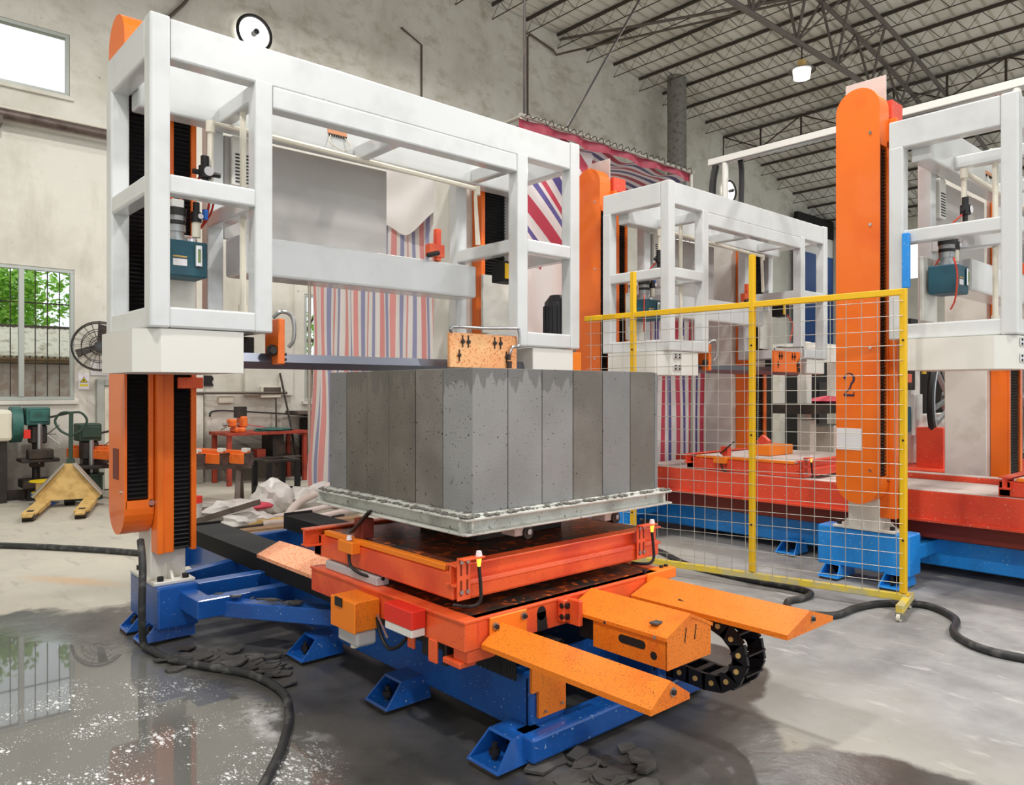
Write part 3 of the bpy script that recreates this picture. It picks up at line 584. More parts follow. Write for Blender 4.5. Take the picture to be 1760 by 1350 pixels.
def column(dx, dy, dz, near, who, box_mat=None, mark=None, base_z=.35):
    cx = (1.58 if near else 3.95)+dx
    t = thing('gantry_column', (cx, 5.15+dy, base_z), who, 'column', 'columns of the saws')
    bz = base_z
    core = (1.48, 1.69, 5.02, 5.27) if near else ((3.80, 4.08, 4.95, 5.33) if dx > 1 else (3.80, 4.08, 5.02, 5.25))
    bx('column_body', 'column_white', t, (core[0]+dx, core[1]+dx, core[2]+dy, core[3]+dy, bz, (3.78 if dx > 1 else 3.46)+dz), bev=.006)
    fl = M(); a, b_, c, d = core
    fl.box(a+dx-.02, b_+dx+.02, c+dy-.12, d+dy+.12, bz, bz+.022)
    for y in (c+dy, d+dy): fl.prism([(y, bz+.022), (y+(.09 if y > c+dy else -.09), bz+.022), (y, bz+.12)], 'x', (a+b_)/2+dx-.008, (a+b_)/2+dx+.008)
    for x in (a+dx, b_+dx): fl.prism([(x, bz+.022), (x+(.018 if x > a+dx else -.018), bz+.022), (x, bz+.1)], 'y', (c+d)/2+dy-.008, (c+d)/2+dy+.008)
    fl.obj('base_plate', 'column_white', t)
    for x in (a+dx+.03, b_+dx-.03):
        for y in (c+dy-.085, d+dy+.085): M().cyl((x, y, bz+.022), (x, y, bz+.05), .02, 6).obj('bolt', 'ink', t)
    # guard of the guide rail, with its bellows
    gx0, gx1, bx0, bx1 = (1.482, 1.722, 1.585, 1.69) if near else ((3.90, 4.40, 4.0, 4.33) if dx > 1 else (4.04, 4.42, 4.10, 4.345)); ga, gb = (4.80, 4.945) if (dx > 1 and not near) else (4.915, 5.02)
    gm = M(); gz = (3.62 if dx > 1 else 3.45)+dz
    gm.box(gx0+dx, bx0+dx, ga+dy, gb+dy, .545, gz); gm.box(bx1+dx, gx1+dx, ga+dy, gb+dy, .545, gz); gm.box(gx0+dx, gx0+dx+.035, ga-.02+dy, ga+dy, .545, gz, bev=.003)
    gm.obj('rail_guard', 'orange', t)
    M().pleats('y', bx0+dx+.002, bx1+dx-.002, ga+.01+dy, .05, .555, gz-.02, 110).obj('bellows', 'bellows', t)
    for i in range(2 if near else 0): bx('guard_tab', 'carriage', t, (gx1+dx-.12, gx1+dx+.03, 4.88+dy, 4.914+dy, 1.56+dz, 1.63+dz)) if i == 0 else None
    if dx > 1 and near: bx('top_plate', 'dust_top', t, (core[0]+dx+.02, core[0]+dx+.032, 5.0+dy-.02, 5.3+dy, 3.55+dz, 3.98+dz))
    if dx > 1 and near: bx('top_block', 'red', t, (core[0]+dx+.04, core[0]+dx+.24, 4.94+dy, 5.0+dy, 3.63+dz, 3.78+dz))
    if near:
        x0, x1 = 1.31+dx, 1.478+dx; ya, yb = 4.95+dy, 5.29+dy; r = (yb-ya)/2; ym = (ya+yb)/2; z0, z1 = .66+r+dz*0, 3.86-r+dz
        poly = [(ym+r*math.cos(a_), z1+r*math.sin(a_)) for a_ in (math.pi*i/14 for i in range(15))]+[(ym+r*math.cos(a_), z0+r*math.sin(a_)) for a_ in (math.pi+math.pi*i/14 for i in range(15))]
        cv = M()
        cv.prism(poly, 'x', x0, x0+.006)                                    # cover plate facing the hall
        top = [(ym+r*math.cos(a_), z1+r*math.sin(a_)) for a_ in (math.pi*i/14 for i in range(15))]+[(ya, z1-.3), (yb, z1-.3)]
        cv.prism(top, 'x', x0+.006, x1)
        bot = [(ym+r*math.cos(a_), z0+r*math.sin(a_)) for a_ in (math.pi+math.pi*i/14 for i in range(15))]+[(yb, z0+.05), (ya, z0+.05)]
        cv.prism(bot, 'x', x0+.006, x1)
        cv.box(x0+.006, x0+.016, ya, yb, z0, z1-.25); cv.box(x1-.03, x1, ya, yb, z0, z1-.25); cv.box(x0+.006, x1, yb-.01, yb, z0, z1-.25)
        o = cv.obj('chain_cover', 'orange', t)
        M().pleats('y', x0+.02, x1-.034, ya+.008, .05, z0+.05, z1-.31, 95).obj('bellows', 'bellows', t)
        for zz in (z0+.1, z0+1.05, z0+2.0, z1-.2): M().cyl((x0-.006, ya+.07, zz), (x0, ya+.07, zz), .012, 8).obj('screw', 'chrome', o)
        M().cyl((x1-.015, ya-.008, z0+.03), (x1-.015, ya, z0+.03), .018, 10).obj('screw', 'chrome', o)
        if mark:
            bx('paper_notice', 'paper', o, (x0-.003, x0, ya+.135, ya+.335, 1.08, 1.25), bev=0)
            # the painted figure 2: a stroke of changing width
            cy, cz, s_ = ym+.065, 1.595, .092; P2 = []
            for a_ in range(165, -61, -15): P2.append((-math.cos(math.radians(a_))*.42, .5+math.sin(math.radians(a_))*.46, .035+.06*max(0, math.cos(math.radians(a_+5)))))
            P2 += [(-.1, -.3, .07), (.2, -.62, .045), (.45, -.88, .03)]
            d_ = M(); prev = None
            pts = [Vector((p[0], p[1])) for p in P2]
            for i, p in enumerate(P2):
                tg = (pts[min(i+1, len(pts)-1)]-pts[max(i-1, 0)]).normalized(); nn = Vector((-tg.y, tg.x))*p[2]
                row = [d_.b.verts.new((x0-.0035, cy+(pts[i]+nn*s__).x*s_, cz+(pts[i]+nn*s__).y*s_)) for s__ in (1, -1)]
                if prev: d_.b.faces.new((prev[0], prev[1], row[1], row[0]))
                prev = row
            d_.box(x0-.005, x0-.003, cy-.44*s_, cy+.45*s_, cz-1.0*s_, cz-.84*s_, bev=0); d_.box(x0-.005, x0-.003, cy-.46*s_, cy-.40*s_, cz-1.0*s_, cz-.62*s_, bev=0); d_.cyl((x0-.003, cy+.36*s_, cz+.58*s_), (x0-.005, cy+.36*s_, cz+.58*s_), .011, 10)
            d_.obj('painted_figure', 'indigo', o)
        else: bx('slot_opening', 'darkred', o, (x0-.003, x0, ya+.12, ya+.24, 1.0, 1.19), bev=0)
    return t
def foot(x, y, wd, s_, mt, parent, z1=.13, ln=.26):
    """hollow outrigger: trapezoid tube along x, its open end cut on the slant; s_ = side it points to"""
    P_ = [(y-wd/2, .02), (y+wd/2, .02), (y+wd*.37, z1), (y-wd*.37, z1)]; k = .009
    H = [(y-wd/2+k*1.5, .02+k), (y+wd/2-k*1.5, .02+k), (y+wd*.37-k*.8, z1-k), (y-wd*.37+k*.8, z1-k)]
    m_ = M().ring(P_, H, 'x', x, x-s_*ln)
    for v in m_.b.verts:
        if abs(v.co.x-x) < 1e-4: v.co.x -= s_*(v.co.z-.02)*.95
    o = m_.obj('foot', mt, parent)
    bx('foot_dark', 'black_void', o, (min(x-s_*.2, x-s_*.21), max(x-s_*.2, x-s_*.21), y-wd*.36, y+wd*.36, .03, z1-.012), bev=0)  # black sheet stands in for the shade inside the hollow foot
    M().cyl((x-s_*.07, y, .03), (x-s_*.07, y, .1), .012, 8).cyl((x-s_*.07, y, .05), (x-s_*.07, y, .075), .024, 6).obj('levelling_bolt', 'ink', o)
    bx('foot_pad', 'dark_steel', parent, (min(x, x-s_*.16), max(x, x-s_*.16), y-wd*.42, y+wd*.42, 0, .019))
    return o
def pedestal(dx, dy, mt, t, near=True):
    a, c = (1.49, 1.712) if near else (3.9, 4.16)
    big = dx > 1
    if not big or not near: bx('column_pedestal', mt, t, (a+dx-.02, c+dx, 4.85+dy, 5.42+dy, .09, .43 if big else .35), bev=.012, seg=2)
    for y in ((5.05, 5.53) if big else (4.97, 5.27)): foot((1.385 if near else 4.28)+dx, y+dy, .17, -1 if near else 1, mt, t, .12, .32)
def base(dx, ya, yb, mt, lab, cols, feet, col_sides=(True, False)):
    t = thing('machine_bed', (2.72+dx, (ya+yb)/2, 0), lab, 'machine base')
    for x0, x1, nm in ((2.20, 2.42, 'side_beam'), (3.05, 3.26, 'side_beam')):
        bx(nm, mt, t, (x0+dx, x1+dx, ya+.08, yb, .085, .345), bev=.008)
        pl = M(); nn = int((yb-ya)/.02)
        for i in range(nn):
            y0 = ya+.12+(yb-ya-.14)*i/nn; y1 = ya+.12+(yb-ya-.14)*(i+1)/nn; o = .035
            for (u0, u1) in ((x0+dx-o, x1+dx+o),): pl.b.faces.new([pl.b.verts.new(q) for q in ((u0, y0, .43), (u1, y0, .43), (u1-.006, (y0+y1)/2, .424), (u0+.006, (y0+y1)/2, .424))]); pl.b.faces.new([pl.b.verts.new(q) for q in ((u0+.006, (y0+y1)/2, .424), (u1-.006, (y0+y1)/2, .424), (u1, y1, .43), (u0, y1, .43))])
            for u, s_ in ((x0+dx-o, 1), (x1+dx+o, -1)):
                pl.b.faces.new([pl.b.verts.new(q) for q in ((u, y0, .31), (u, y0, .43), (u+s_*.004, (y0+y1)/2, .427), (u+s_*.004, (y0+y1)/2, .313))]); pl.b.faces.new([pl.b.verts.new(q) for q in ((u+s_*.004, (y0+y1)/2, .313), (u+s_*.004, (y0+y1)/2, .427), (u, y1, .43), (u, y1, .31))])
        pl.box(x0+dx-.03, x1+dx+.03, yb-.03, yb-.015, .31, .45, bev=0)
        pl.obj('rail_bellows', 'rubber', t)
    n = max(2, int((yb-ya)/1.3))
    for i in range(1, n): y = ya+.35+(yb-ya-.4)*i/n; bx('cross_beam', mt, t, (2.42+dx, 3.05+dx, y-.05, y+.05, .1, .3))
    bx('cross_beam', mt, t, (2.12+dx, 3.34+dx, ya-.03, ya+.1, .025, .13), bev=.012, seg=2); bx('cross_beam', mt, t, (2.1+dx, 3.34+dx, yb-.02, yb+.09, .1, .29), bev=.012, seg=2)
    bx('end_plate', mt, t, (2.42+dx, 3.05+dx, ya+.3, ya+.32, .13, .31))
    for y in feet:
        foot(1.965+dx, y, .2, -1, mt, t); foot(3.48+dx, y, .2, 1, mt, t)
    for dy in cols:
        pedestal(dx, dy, mt, t); pedestal(dx, dy, mt, t, False)
        for y, z0, z1 in (((4.60, .2, .31), (4.95, .22, .33)) if dx < 1 else ((5.02, .2, .31), (5.5, .2, .31))): bx('strut', mt, t, (1.69+dx, 2.21+dx, y+dy-.05, y+dy+.05, z0, z1)); bx('strut', mt, t, (3.25+dx, 3.92+dx, y+dy-.05, y+dy+.05, z0, z1))
        if dx < 1: M().prism([(1.69+dx, .10), (2.21+dx, .14), (2.21+dx, .32), (1.69+dx, .26)], 'y', 5.45+dy, 5.53+dy).obj('gusset', mt, t)
        if dx < 1: bx('strut', mt, t, (1.60+dx, 1.70+dx, 4.55+dy, 4.87+dy, .2, .31))
        if dx < 1: M().bar((1.66+dx, 4.83+dy, .225), (2.22+dx, 3.85+dy, .25), .1, .095, .006).obj('strut', mt, t)
    return t
def arm(x0, xr, x1, ya, yb, zb, zr, lip, mt, t, bolt=True, drop=0.0, screw=(0, -1)):
    """roof-shaped drip cover reaching out from the carriage"""
    P_ = [(x0, zb), (x0, zb+lip), (xr, zr), (x1, zb+lip), (x1, zb), (xr, zr-.045)]
    m_ = M(); A = [m_.b.verts.new((p[0], ya, p[1]-drop)) for p in P_]; B2 = [m_.b.verts.new((p[0], yb, p[1])) for p in P_]
    m_.b.faces.new(A[:3]+A[3:]); m_.b.faces.new(B2[::-1])
    for i in range(6): m_.b.faces.new((A[i], A[(i+1) % 6], B2[(i+1) % 6], B2[i]))
    e = ya-.004 if ya < yb else ya+.001
    m_.prism([(x0, zb-drop), (x0, zb+lip-drop), (xr, zr-drop), (x1, zb+lip-drop), (x1, zb-drop)], 'y', e, e+.004)
    o = m_.obj('drip_cover', mt, t)
    if bolt:
        bc = (xr+(x1-xr)*.1, e-.004, zb+(zr-zb)*.55-drop); M().cyl(bc, (bc[0], e, bc[2]), .016, 12).obj('washer', 'steel', o); M().cyl((bc[0], e-.012, bc[2]), bc, .009, 6).obj('bolt', 'ink', o)
    return o
# lower carriage, lift table and clamps -------------------------------------------------
def lower_carriage(dx, y0, y1, lab, mt='carriage', full=True, z=(.475, .605)):
    t = thing('transfer_carriage', (2.6+dx, (y0+y1)/2, z[0]), lab, 'machine carriage')
    X0, X1 = 1.925+dx, 3.30+dx
    m_ = M(); z0, z1 = z
    m_.box(X0, X0+.07, y0, y1, z0, z1); m_.box(X1-.07, X1, y0, y1, z0, z1); m_.box(X0+.07, X1-.07, y0, y0+.06, z0, z1-.004); m_.box(X0+.07, X1-.07, y1-.06, y1, z0, z1-.004)
    m_.box(X0-.008, X1+.008, y0-.008, y0+.012, z1-.012, z1, bev=.002).box(X0-.008, X0+.012, y0+.012, y1, z1-.012, z1, bev=.002)
    m_.obj('carriage_frame', mt, t); bx('deck_plate', 'deck' if full else 'dust_top', t, (X0+.012, X1-.012, y0+.012, y1-.01, z1-.02, z1-.004), bev=0)
    return t
def lift_table(dx, y0, lab, body, top, lights=True):
    X0, X1, y1 = 1.962+dx, 3.345+dx, y0+1.27
    t = thing('lift_table', (2.65+dx, y0+.63, .65), lab, 'machine table')
    m_ = M()
    m_.box(X0+.02, X1, y0, y0+.07, .655, .742, bev=.012, seg=2).box(X0, X0+.10, y0+.03, y1, .655, .775, bev=.008).box(X1-.1, X1, y0+.05, y1, .655, .775).box(X0, X1, y1-.08, y1, .655, .775)
    m_.obj('table_frame', body, t)
    for yy, nm in ((y0+.03, 'cross_channel'), (y1-.06, 'cross_channel')):
        xl = X0-.01 if yy < y0+.5 else X0-.09
        c = M().box(xl, X1+.01, yy, yy+.012, .72, .81, bev=.002).box(xl, X1+.01, yy-.035, yy+.035, .803, .812, bev=.002).box(xl, X1+.01, yy-.035, yy+.035, .718, .728, bev=.002); c.obj(nm, body, t)
    bx('table_plate', top, t, (X0+.008, X1-.01, y0+.075, y1-.1, .778, .796), bev=.003)
    bx('edge_strip', 'orange_clean', t, (X0-.004, X0+.03, y0+.08, y1-.12, .776, .802), bev=.003)
    if body == 'carriage': bx('lift_pad', 'dark_steel', t, (2.4+dx, 3.0+dx, y0+.4, y0+.9, .796, .928))
    bx('carriage_column', 'darkred', t, (2.3+dx, 3.0+dx, y0+.25, y0+1.0, .607, .655))
    # left clamp with its lever
    cl = bx('clamp_post', 'darkred' if body == 'carriage' else 'red', t, (X0+.02, X0+.09, y0+.80, y0+.88, .80, .9)); M().bar((X0-.01, y0+.86, .83), (X0+.02, y0+.72, .955), .03, .012).obj('clamp_lever', 'dark_steel', cl)
    bx('clamp_shelf', 'orange_clean', t, (X0-.05, X0, y0+.78, y0+.92, .735, .795))
    sl = []
    for (xx, yy) in (((X0-.01), y0-.012), (X1-.21, y0-.012)):
        p_ = bx('sensor_bracket', body, t, (xx, xx+.07, yy-.006, yy, .665, .845), (xx, xx+.12, yy-.045, yy, .838, .845), bev=.001)
        bx('slot', 'darkred', p_, (xx+.015, xx+.022, yy-.009, yy-.005, .685, .75), (xx+.015, xx+.022, yy-.009, yy-.005, .77, .83), (xx+.048, xx+.055, yy-.009, yy-.005, .685, .75), (xx+.048, xx+.055, yy-.009, yy-.005, .77, .83), bev=0)
        for bxx in (xx+.018, xx+.051):
            for zz in (.70, .828):
                M().cyl((bxx, yy-.014, zz), (bxx, yy-.008, zz), .0095, 8).obj('bolt', 'steel', p_)
        M().cyl((xx+.1, yy-.025, .845), (xx+.1, yy-.025, .866), .015, 8, .011).obj('sensor', 'paper', p_)
        M().cyl((xx+.1, yy-.025, .80), (xx+.1, yy-.025, .836), .007, 8, .012).obj('sensor_light', 'indicator', p_)
        M().tube([(xx+.1, yy-.025, .80), (xx+.105, yy-.03, .72), (xx+.1, yy-.035, .66), (xx+.07, yy-.02, .635), (xx+.02, yy+.05, .635)], .008, 7).obj('sensor_cable', 'rubber', p_, smooth=True)
    M().cyl((X0-.03, y0+.84, .80), (X0-.03, y0+.84, .822), .015, 8, .011).obj('sensor', 'paper', t)
    M().cyl((X0-.03, y0+.84, .758), (X0-.03, y0+.84, .79), .007, 8, .012).obj('sensor_light', 'indicator', t)
    M().tube([(X0-.03, y0+.84, .76), (X0-.035, y0+.82, .68), (X0-.02, y0+.74, .645), (X0+.02, y0+.6, .64)], .008, 7).obj('sensor_cable', 'rubber', t, smooth=True)
    return t

# ---- machine A, the near one
A_who = 'nearest white gantry frame, with teal oil tank in its tower, over the grey block'
gantry(0, 0, 0, A_who, False, True)
column(0, 0, 0, True, 'orange-covered column with black bellows beside the puddle')
column(0, 0, 0, False, 'white column with black bellows in the far tower over the grey block')
bA = base(0, 2.27, 6.45, 'blue', 'dark blue steel machine base with hollow feet standing in the wet', [0], (2.38, 3.19, 4.06, 5.6))
pc_ = bx('rail_end_cover', 'orange_dirty', bA, (2.195, 2.415, 2.325, 2.342, .27, .43), (2.235, 2.40, 2.325, 2.342, .155, .27), bev=.002)
for q in ((2.25, .38), (2.38, .33), (2.27, .18), (2.37, .19)): M().cyl((q[0], 2.315, q[1]), (q[0], 2.325, q[1]), .006, 6).obj('screw', 'steel', pc_)
bx('corner_post', 'blue', bA, (2.20, 2.40, 2.343, 2.37, .06, .33))
LC = lower_carriage(0, 2.44, 3.77, 'orange-red lower carriage with three drip covers on the dark blue base')
arm(2.005, 2.112, 2.222, 1.56, 2.43, .478, .568, .02, 'orange_dirty', LC, drop=0)
arm(2.97, 3.165, 3.38, 1.60, 2.43, .505, .592, .022, 'orange_dirty', LC, drop=0)
arm(1.99, 2.14, 2.3, 4.62, 3.775, .50, .585, .02, 'orange_pale', LC, bolt=False)
ap = bx('arm_flange', 'orange_clean', LC, (2.05, 2.26, 2.424, 2.438, .485, .598))
for q in ((2.075, .56), (2.235, .572)): M().cyl((q[0], 2.414, q[1]), (q[0], 2.424, q[1]), .016, 12).obj('washer', 'steel', ap); M().cyl((q[0], 2.404, q[1]), (q[0], 2.414, q[1]), .0095, 6).obj('bolt', 'ink', ap)
ap = bx('arm_flange', 'orange_clean', LC, (3.1, 3.34, 2.424, 2.44, .56, .612), (3.2, 3.34, 2.44, 2.5, .604, .612))
for xx in (3.13, 3.27, 3.31): M().cyl((xx, 2.47, .605), (xx, 2.47, .622), .012, 6).obj('bolt', 'ink', ap)
hole = [(2.36+.028*math.cos(a), .555+.032*math.sin(a)) for a in (2*math.pi*i/14 for i in range(14))]
M().prism(hole, 'y', 2.4385, 2.44).prism([(2.335, .478), (2.40, .478), (2.386, .56), (2.333, .56)], 'y', 2.4385, 2.44).obj('cable_hole', 'black_void', LC)
# gabled motor housing
mh = thing('motor_housing', (2.68, 2.1, .41), None, None, parent=LC)
m_ = M().box(2.525, 2.532, 1.88, 2.28, .41, .535, bev=.001).box(2.826, 2.833, 1.88, 2.28, .41, .535, bev=.001).prism([(2.525, .41), (2.833, .41), (2.833, .54), (2.68, .61), (2.525, .54)], 'y', 1.876, 1.884)
m_.obj('housing_box', 'orange_dirty', mh)
m_ = M(); P_ = [(2.515, .53), (2.515, .545), (2.68, .615), (2.842, .545), (2.842, .53), (2.68, .60)]; m_.prism(P_, 'y', 1.872, 2.43); m_.obj('housing_lid', 'orange_dirty', mh)
m_ = M(); sl = [(2.06+.055*(1 if k else -1)+.018*math.cos(a), .485+.018*math.sin(a)) for k in (1, 0) for a in (math.pi*(-.5 if k else .5)+math.pi*i/8 for i in range(9))]
m_.prism(sl, 'x', 2.5235, 2.525).prism([(1.945+.017*math.cos(a), .455+.017*math.sin(a)) for a in (2*math.pi*i/14 for i in range(14))], 'x', 2.5235, 2.525).obj('vent_hole', 'black_void', mh)
for x in (2.64, 2.71):
    bx('vent_slot', 'black_void', mh, (x, x+.006, 1.8745, 1.8755, .50, .518), (x+.004, x+.010, 1.8745, 1.8755, .518, .538), (x+.008, x+.014, 1.8745, 1.8755, .538, .562), bev=0)
for yy in (1.93, 2.2): M().cyl((2.509, yy, .537), (2.516, yy, .537), .007, 8).obj('screw', 'chrome', mh)
bx('motor', 'dark_steel', LC, (2.56, 2.8, 1.95, 2.40, .42, .53)); bx('mount_lug', 'carriage', LC, (2.46, 2.50, 2.40, 2.44, .50, .60), (2.49, 2.515, 2.33, 2.44, .49, .605))
for zz in (.525, .575): M().cyl((2.455, 2.41, zz), (2.462, 2.41, zz), .013, 6).cyl((2.48, 2.388, zz), (2.48, 2.40, zz), .014, 6).obj('bolt', 'ink', LC)
bx('slurry_flake', 'chips', None, (2.55, 2.60, 1.95, 1.99, .572, .580), label='grey slurry flake lying on the gabled orange motor housing', cat='rubble')
# lubricator and switch box on the flank of the carriage
lu = bx('lubricator_box', 'orange_dirty', LC, (1.79, 1.918, 3.07, 3.28, .435, .575)); bx('box_lid', 'orange_clean', lu, (1.777, 1.788, 3.062, 3.285, .432, .575)); bx('latch', 'ink', lu, (1.770, 1.777, 3.17, 3.235, .535, .578))
bx('oil_bottle', 'clear', lu, (1.80, 1.91, 3.08, 3.26, .36, .434), bev=.012); bx('oil', 'yellow_old', lu, (1.812, 1.90, 3.09, 3.25, .405, .43)); M().cyl((1.83, 3.15, .345), (1.83, 3.15, .36), .02, 10).obj('drain_cap', 'pvc', lu)
M().tube([(1.9, 3.065, .49), (1.905, 3.05, .42), (1.9, 2.98, .37), (1.9, 2.9, .39), (1.92, 2.85, .44)], .009, 7).obj('oil_hose', 'rubber', lu, smooth=True); M().cyl((1.9, 3.065, .5), (1.87, 2.93, .43), .005, 6).obj('oil_line', 'steel', lu)
sb = bx('switch_box', 'red_hot', LC, (1.842, 1.918, 2.70, 2.92, .522, .602)); bx('box_base', 'cover_white', sb, (1.845, 1.918, 2.705, 2.915, .486, .522))
for q in ((1.92, 1.935, 2.80, 2.85, .40, .48), (1.92, 1.935, 2.63, 2.69, .38, .48), (1.95, 2.10, 2.45, 2.55, .42, .475), (1.93, 2.02, 2.48, 2.60, .395, .42)): bx('mount_bracket', 'carriage', LC, q)
for q in ((1.95, 1.99, 2.72, 2.78, .38, .47), (1.95, 2.0, 2.6, 2.63, .37, .47)): bx('rail_wiper', 'ink', LC, q)
bx('indicator_strip', 'clear', LC, (1.95, 2.02, 3.15, 3.66, .606, .65))
lt = lift_table(0, 2.54, 'orange lift table with sensor brackets and dark wet top, carrying the steel pallet', 'carriage', 'deck')
# drag chain of the carriage
ch = thing('drag_chain', (3.1, 2.0, .17), 'black plastic drag chain curving beside the gabled orange motor housing', 'cable chain')
path = [(2.32, .205), (2.22, .20), (2.13, .20), (2.04, .195), (1.955, .205), (1.885, .25), (1.85, .325), (1.865, .40), (1.925, .455), (2.0, .485), (2.09, .50), (2.18, .51)]
for i, (a, c) in enumerate(zip(path, path[1:])):
    d = Vector((0, c[0]-a[0], c[1]-a[1])); n_ = Vector((0, -d.z, d.y)).normalized()*.038; e = d*.08
    m_ = M()
    for xx in (3.03, 3.17):
        q = [Vector((xx, *a))-e+n_, Vector((xx, *c))+e+n_, Vector((xx, *c))+e-n_, Vector((xx, *a))-e-n_]
        m_.prism([(v.y, v.z) for v in q], 'x', xx-.009, xx+.009)
    md = (Vector((3.10, *a))+Vector((3.10, *c)))/2
    for s_ in (1, -1): m_.bar(md+n_*s_*.9-Vector((.07, 0, 0)), md+n_*s_*.9+Vector((.07, 0, 0)), .03, .008, 0)
    lk = m_.obj('chain_link', 'bellows', ch)
    M().cyl((3.015, md.y, md.z), (3.021, md.y, md.z), .012, 10).obj('pin', 'yellow_old', lk)
bx('chain_bracket', 'blue', bA, (3.02, 3.18, 2.34, 2.38, .11, .26), (2.94, 3.0, 2.235, 2.26, .10, .22))
# pallet with rollers
pt = thing('steel_pallet', (2.68, 3.17, .93), 'slurry-crusted steel pallet under the grey block', 'pallet')
def ibeam(m_, p, q, z0, z1, ax):
    if ax == 'y': x = p[0]; m_.box(x, x+.012, p[1], q[1], z0, z1, bev=.002).box(x-.045, x+.03, p[1], q[1], z1-.012, z1, bev=.004).box(x-.045, x+.03, p[1], q[1], z0, z0+.01, bev=.003)
    else: y = p[1]; m_.box(p[0], q[0], y, y+.012, z0, z1, bev=.002).box(p[0], q[0], y-.045, y+.03, z1-.012, z1, bev=.004).box(p[0], q[0], y-.045, y+.03, z0, z0+.01, bev=.003)
m_ = M(); ibeam(m_, (2.035, 2.53), (2.035, 3.86), .928, 1.004, 'y'); ibeam(m_, (3.37, 2.53), (3.37, 3.86), .928, 1.004, 'y'); ibeam(m_, (1.995, 2.56), (3.43, 2.56), .929, 1.003, 'x'); ibeam(m_, (1.995, 3.82), (3.43, 3.82), .929, 1.003, 'x')
m_.obj('pallet_frame', 'crust', pt); bx('pallet_deck', 'crust', pt, (2.03, 3.40, 2.55, 3.85, 1.0, 1.013))
sm = M()
for i in range(420):
    if i % 2: x, y = random.uniform(1.99, 3.42), random.choice([2.52+abs(random.gauss(0, .02)), 2.565])
    else: x, y = random.choice([1.995+abs(random.gauss(0, .02)), 2.06]), random.uniform(2.53, 3.85)
    r = random.uniform(.004, .013); sm.b.verts.ensure_lookup_table(); bmesh.ops.create_icosphere(sm.b, subdivisions=1, radius=r, matrix=Matrix.Translation((x, y, 1.006+r*.3)) @ Matrix.Diagonal((1.4, 1.2, .6, 1)))
sm.obj('slurry_crumbs', 'slurry', pt, kind='stuff')
for (x, y) in ((2.42, 2.62), (3.05, 2.62), (2.42, 3.7), (3.05, 3.7)):
    o = bx('roller_block', 'dust_top', pt, (x-.055, x+.055, y, y+.1, .868, .928)); M().cyl((x+.02, y-.012, .88), (x+.02, y+.11, .88), .03, 12).obj('roller', 'dark_steel', o); M().cyl((x+.02, y-.02, .885), (x+.02, y-.012, .885), .014, 8).obj('nut', 'steel', o)
# the sawn block: blocks parted by saw cuts
CX = [2.073, 2.28, 2.496, 2.707, 2.923, 3.142, 3.35]; CY = [2.573, 2.792, 3.008, 3.239, 3.449, 3.662, 3.846]
ordn = ['first', 'second', 'third', 'fourth', 'fifth', 'sixth', 'seventh']
gap = .0022
for i in range(6):
    z1 = 1.648
    mt = ['block_b', 'block', 'block', 'block_c', 'block_b', 'block_c', 'block_b'][i]
    lab = 'grey foam concrete block at the near corner of the sawn stack' if i == 0 else 'grey concrete block, %s from the near corner along the fence-side face' % ordn[i]
    bx('concrete_block', 'block' if i < 2 else mt, None, (CX[i]+gap, CX[i+1]-gap, CY[0]+random.uniform(0, .0015), CY[1]-gap, 1.0135, z1), bev=.002, label=lab, cat='concrete block', group='sawn blocks on the steel pallet')
bx('concrete_block', 'block_b', None, (3.353, 3.378, 2.576, 3.846, 1.0135, 1.645), bev=.002, label='thin grey offcut slab at the fence end of the sawn stack', cat='concrete block', group='sawn blocks on the steel pallet')
for j in range(1, 6):
    bx('concrete_block', ['block_c', 'block_wet', 'block_wet', 'block_wet', 'block_b'][j-1], None, (CX[0]+random.uniform(0, .0015), CX[1]-gap, CY[j]+gap*(1.6 if j == 2 else 1), CY[j+1]-gap*(1.6 if j == 1 else 1), 1.0135, 1.648), bev=.002,
       label='grey concrete block, %s from the near corner along the shaded left face' % ordn[j], cat='concrete block', group='sawn blocks on the steel pallet')
for i in range(1, 6):
    for j in range(1, 6): bx('concrete_block', 'block', None, (CX[i]+gap, CX[i+1]-gap, CY[j]+gap, CY[j+1]-gap, 1.0135, 1.647), bev=0, label='grey foam concrete block enclosed in the middle of the sawn stack', cat='concrete block', group='inner blocks of the sawn stack')

# ---- machines B and C on one long base
gantry(4.70, .234, .05, 'white gantry frame between the two tall orange columns, behind the fence', True, False)
gantry(4.67, -2.62, .05, 'white gantry frame at the picture\'s right edge, behind the fence end post', True, False)
bx('blue_bar', 'blue_bright', [o_ for o_ in COL.objects if o_.name.startswith('gantry_frame')][-1], (5.85, 5.885, 2.20, 2.25, 2.30, 2.70))
column(4.70, .38, .05, True, 'tall orange-covered column behind the near frame, left of the fence', 'blue_bright', base_z=.43)
column(4.70, .38, .05, False, 'white column with orange rail guard inside the middle frame, behind the fence', 'blue_bright', base_z=.43)
column(4.67, -2.49, .05, True, 'orange-covered column painted with a dark figure 2', 'blue_bright', mark='2', base_z=.43)
column(4.67, -2.49, .05, False, 'white column with orange rail guard, beside the spoked saw wheel', 'blue_bright', base_z=.43)
bB = base(4.68, -.6, 6.3, 'blue_bright', 'long bright blue machine base behind the fence', [.234, -2.62], (.2, 3.6, 5.6))
for dy in (.234, -2.62): bx('column_pedestal', 'blue_bright', bB, (1.475+4.68, 1.70+4.68, 4.93+dy, 5.66+dy, .11, .43), bev=.01)
for x0 in (2.02, 3.30): bx('red_underbeam', 'darkred', bB, (x0+4.68, x0+.07+4.68, -.5, 6.2, .34, .487))  # red beam below the carriage, its shadow put into the dark red
t = thing('transfer_carriage', (7.3, 2.6, .5), 'long dusty red carriage beam behind the fence, on the bright blue base', 'machine carriage')
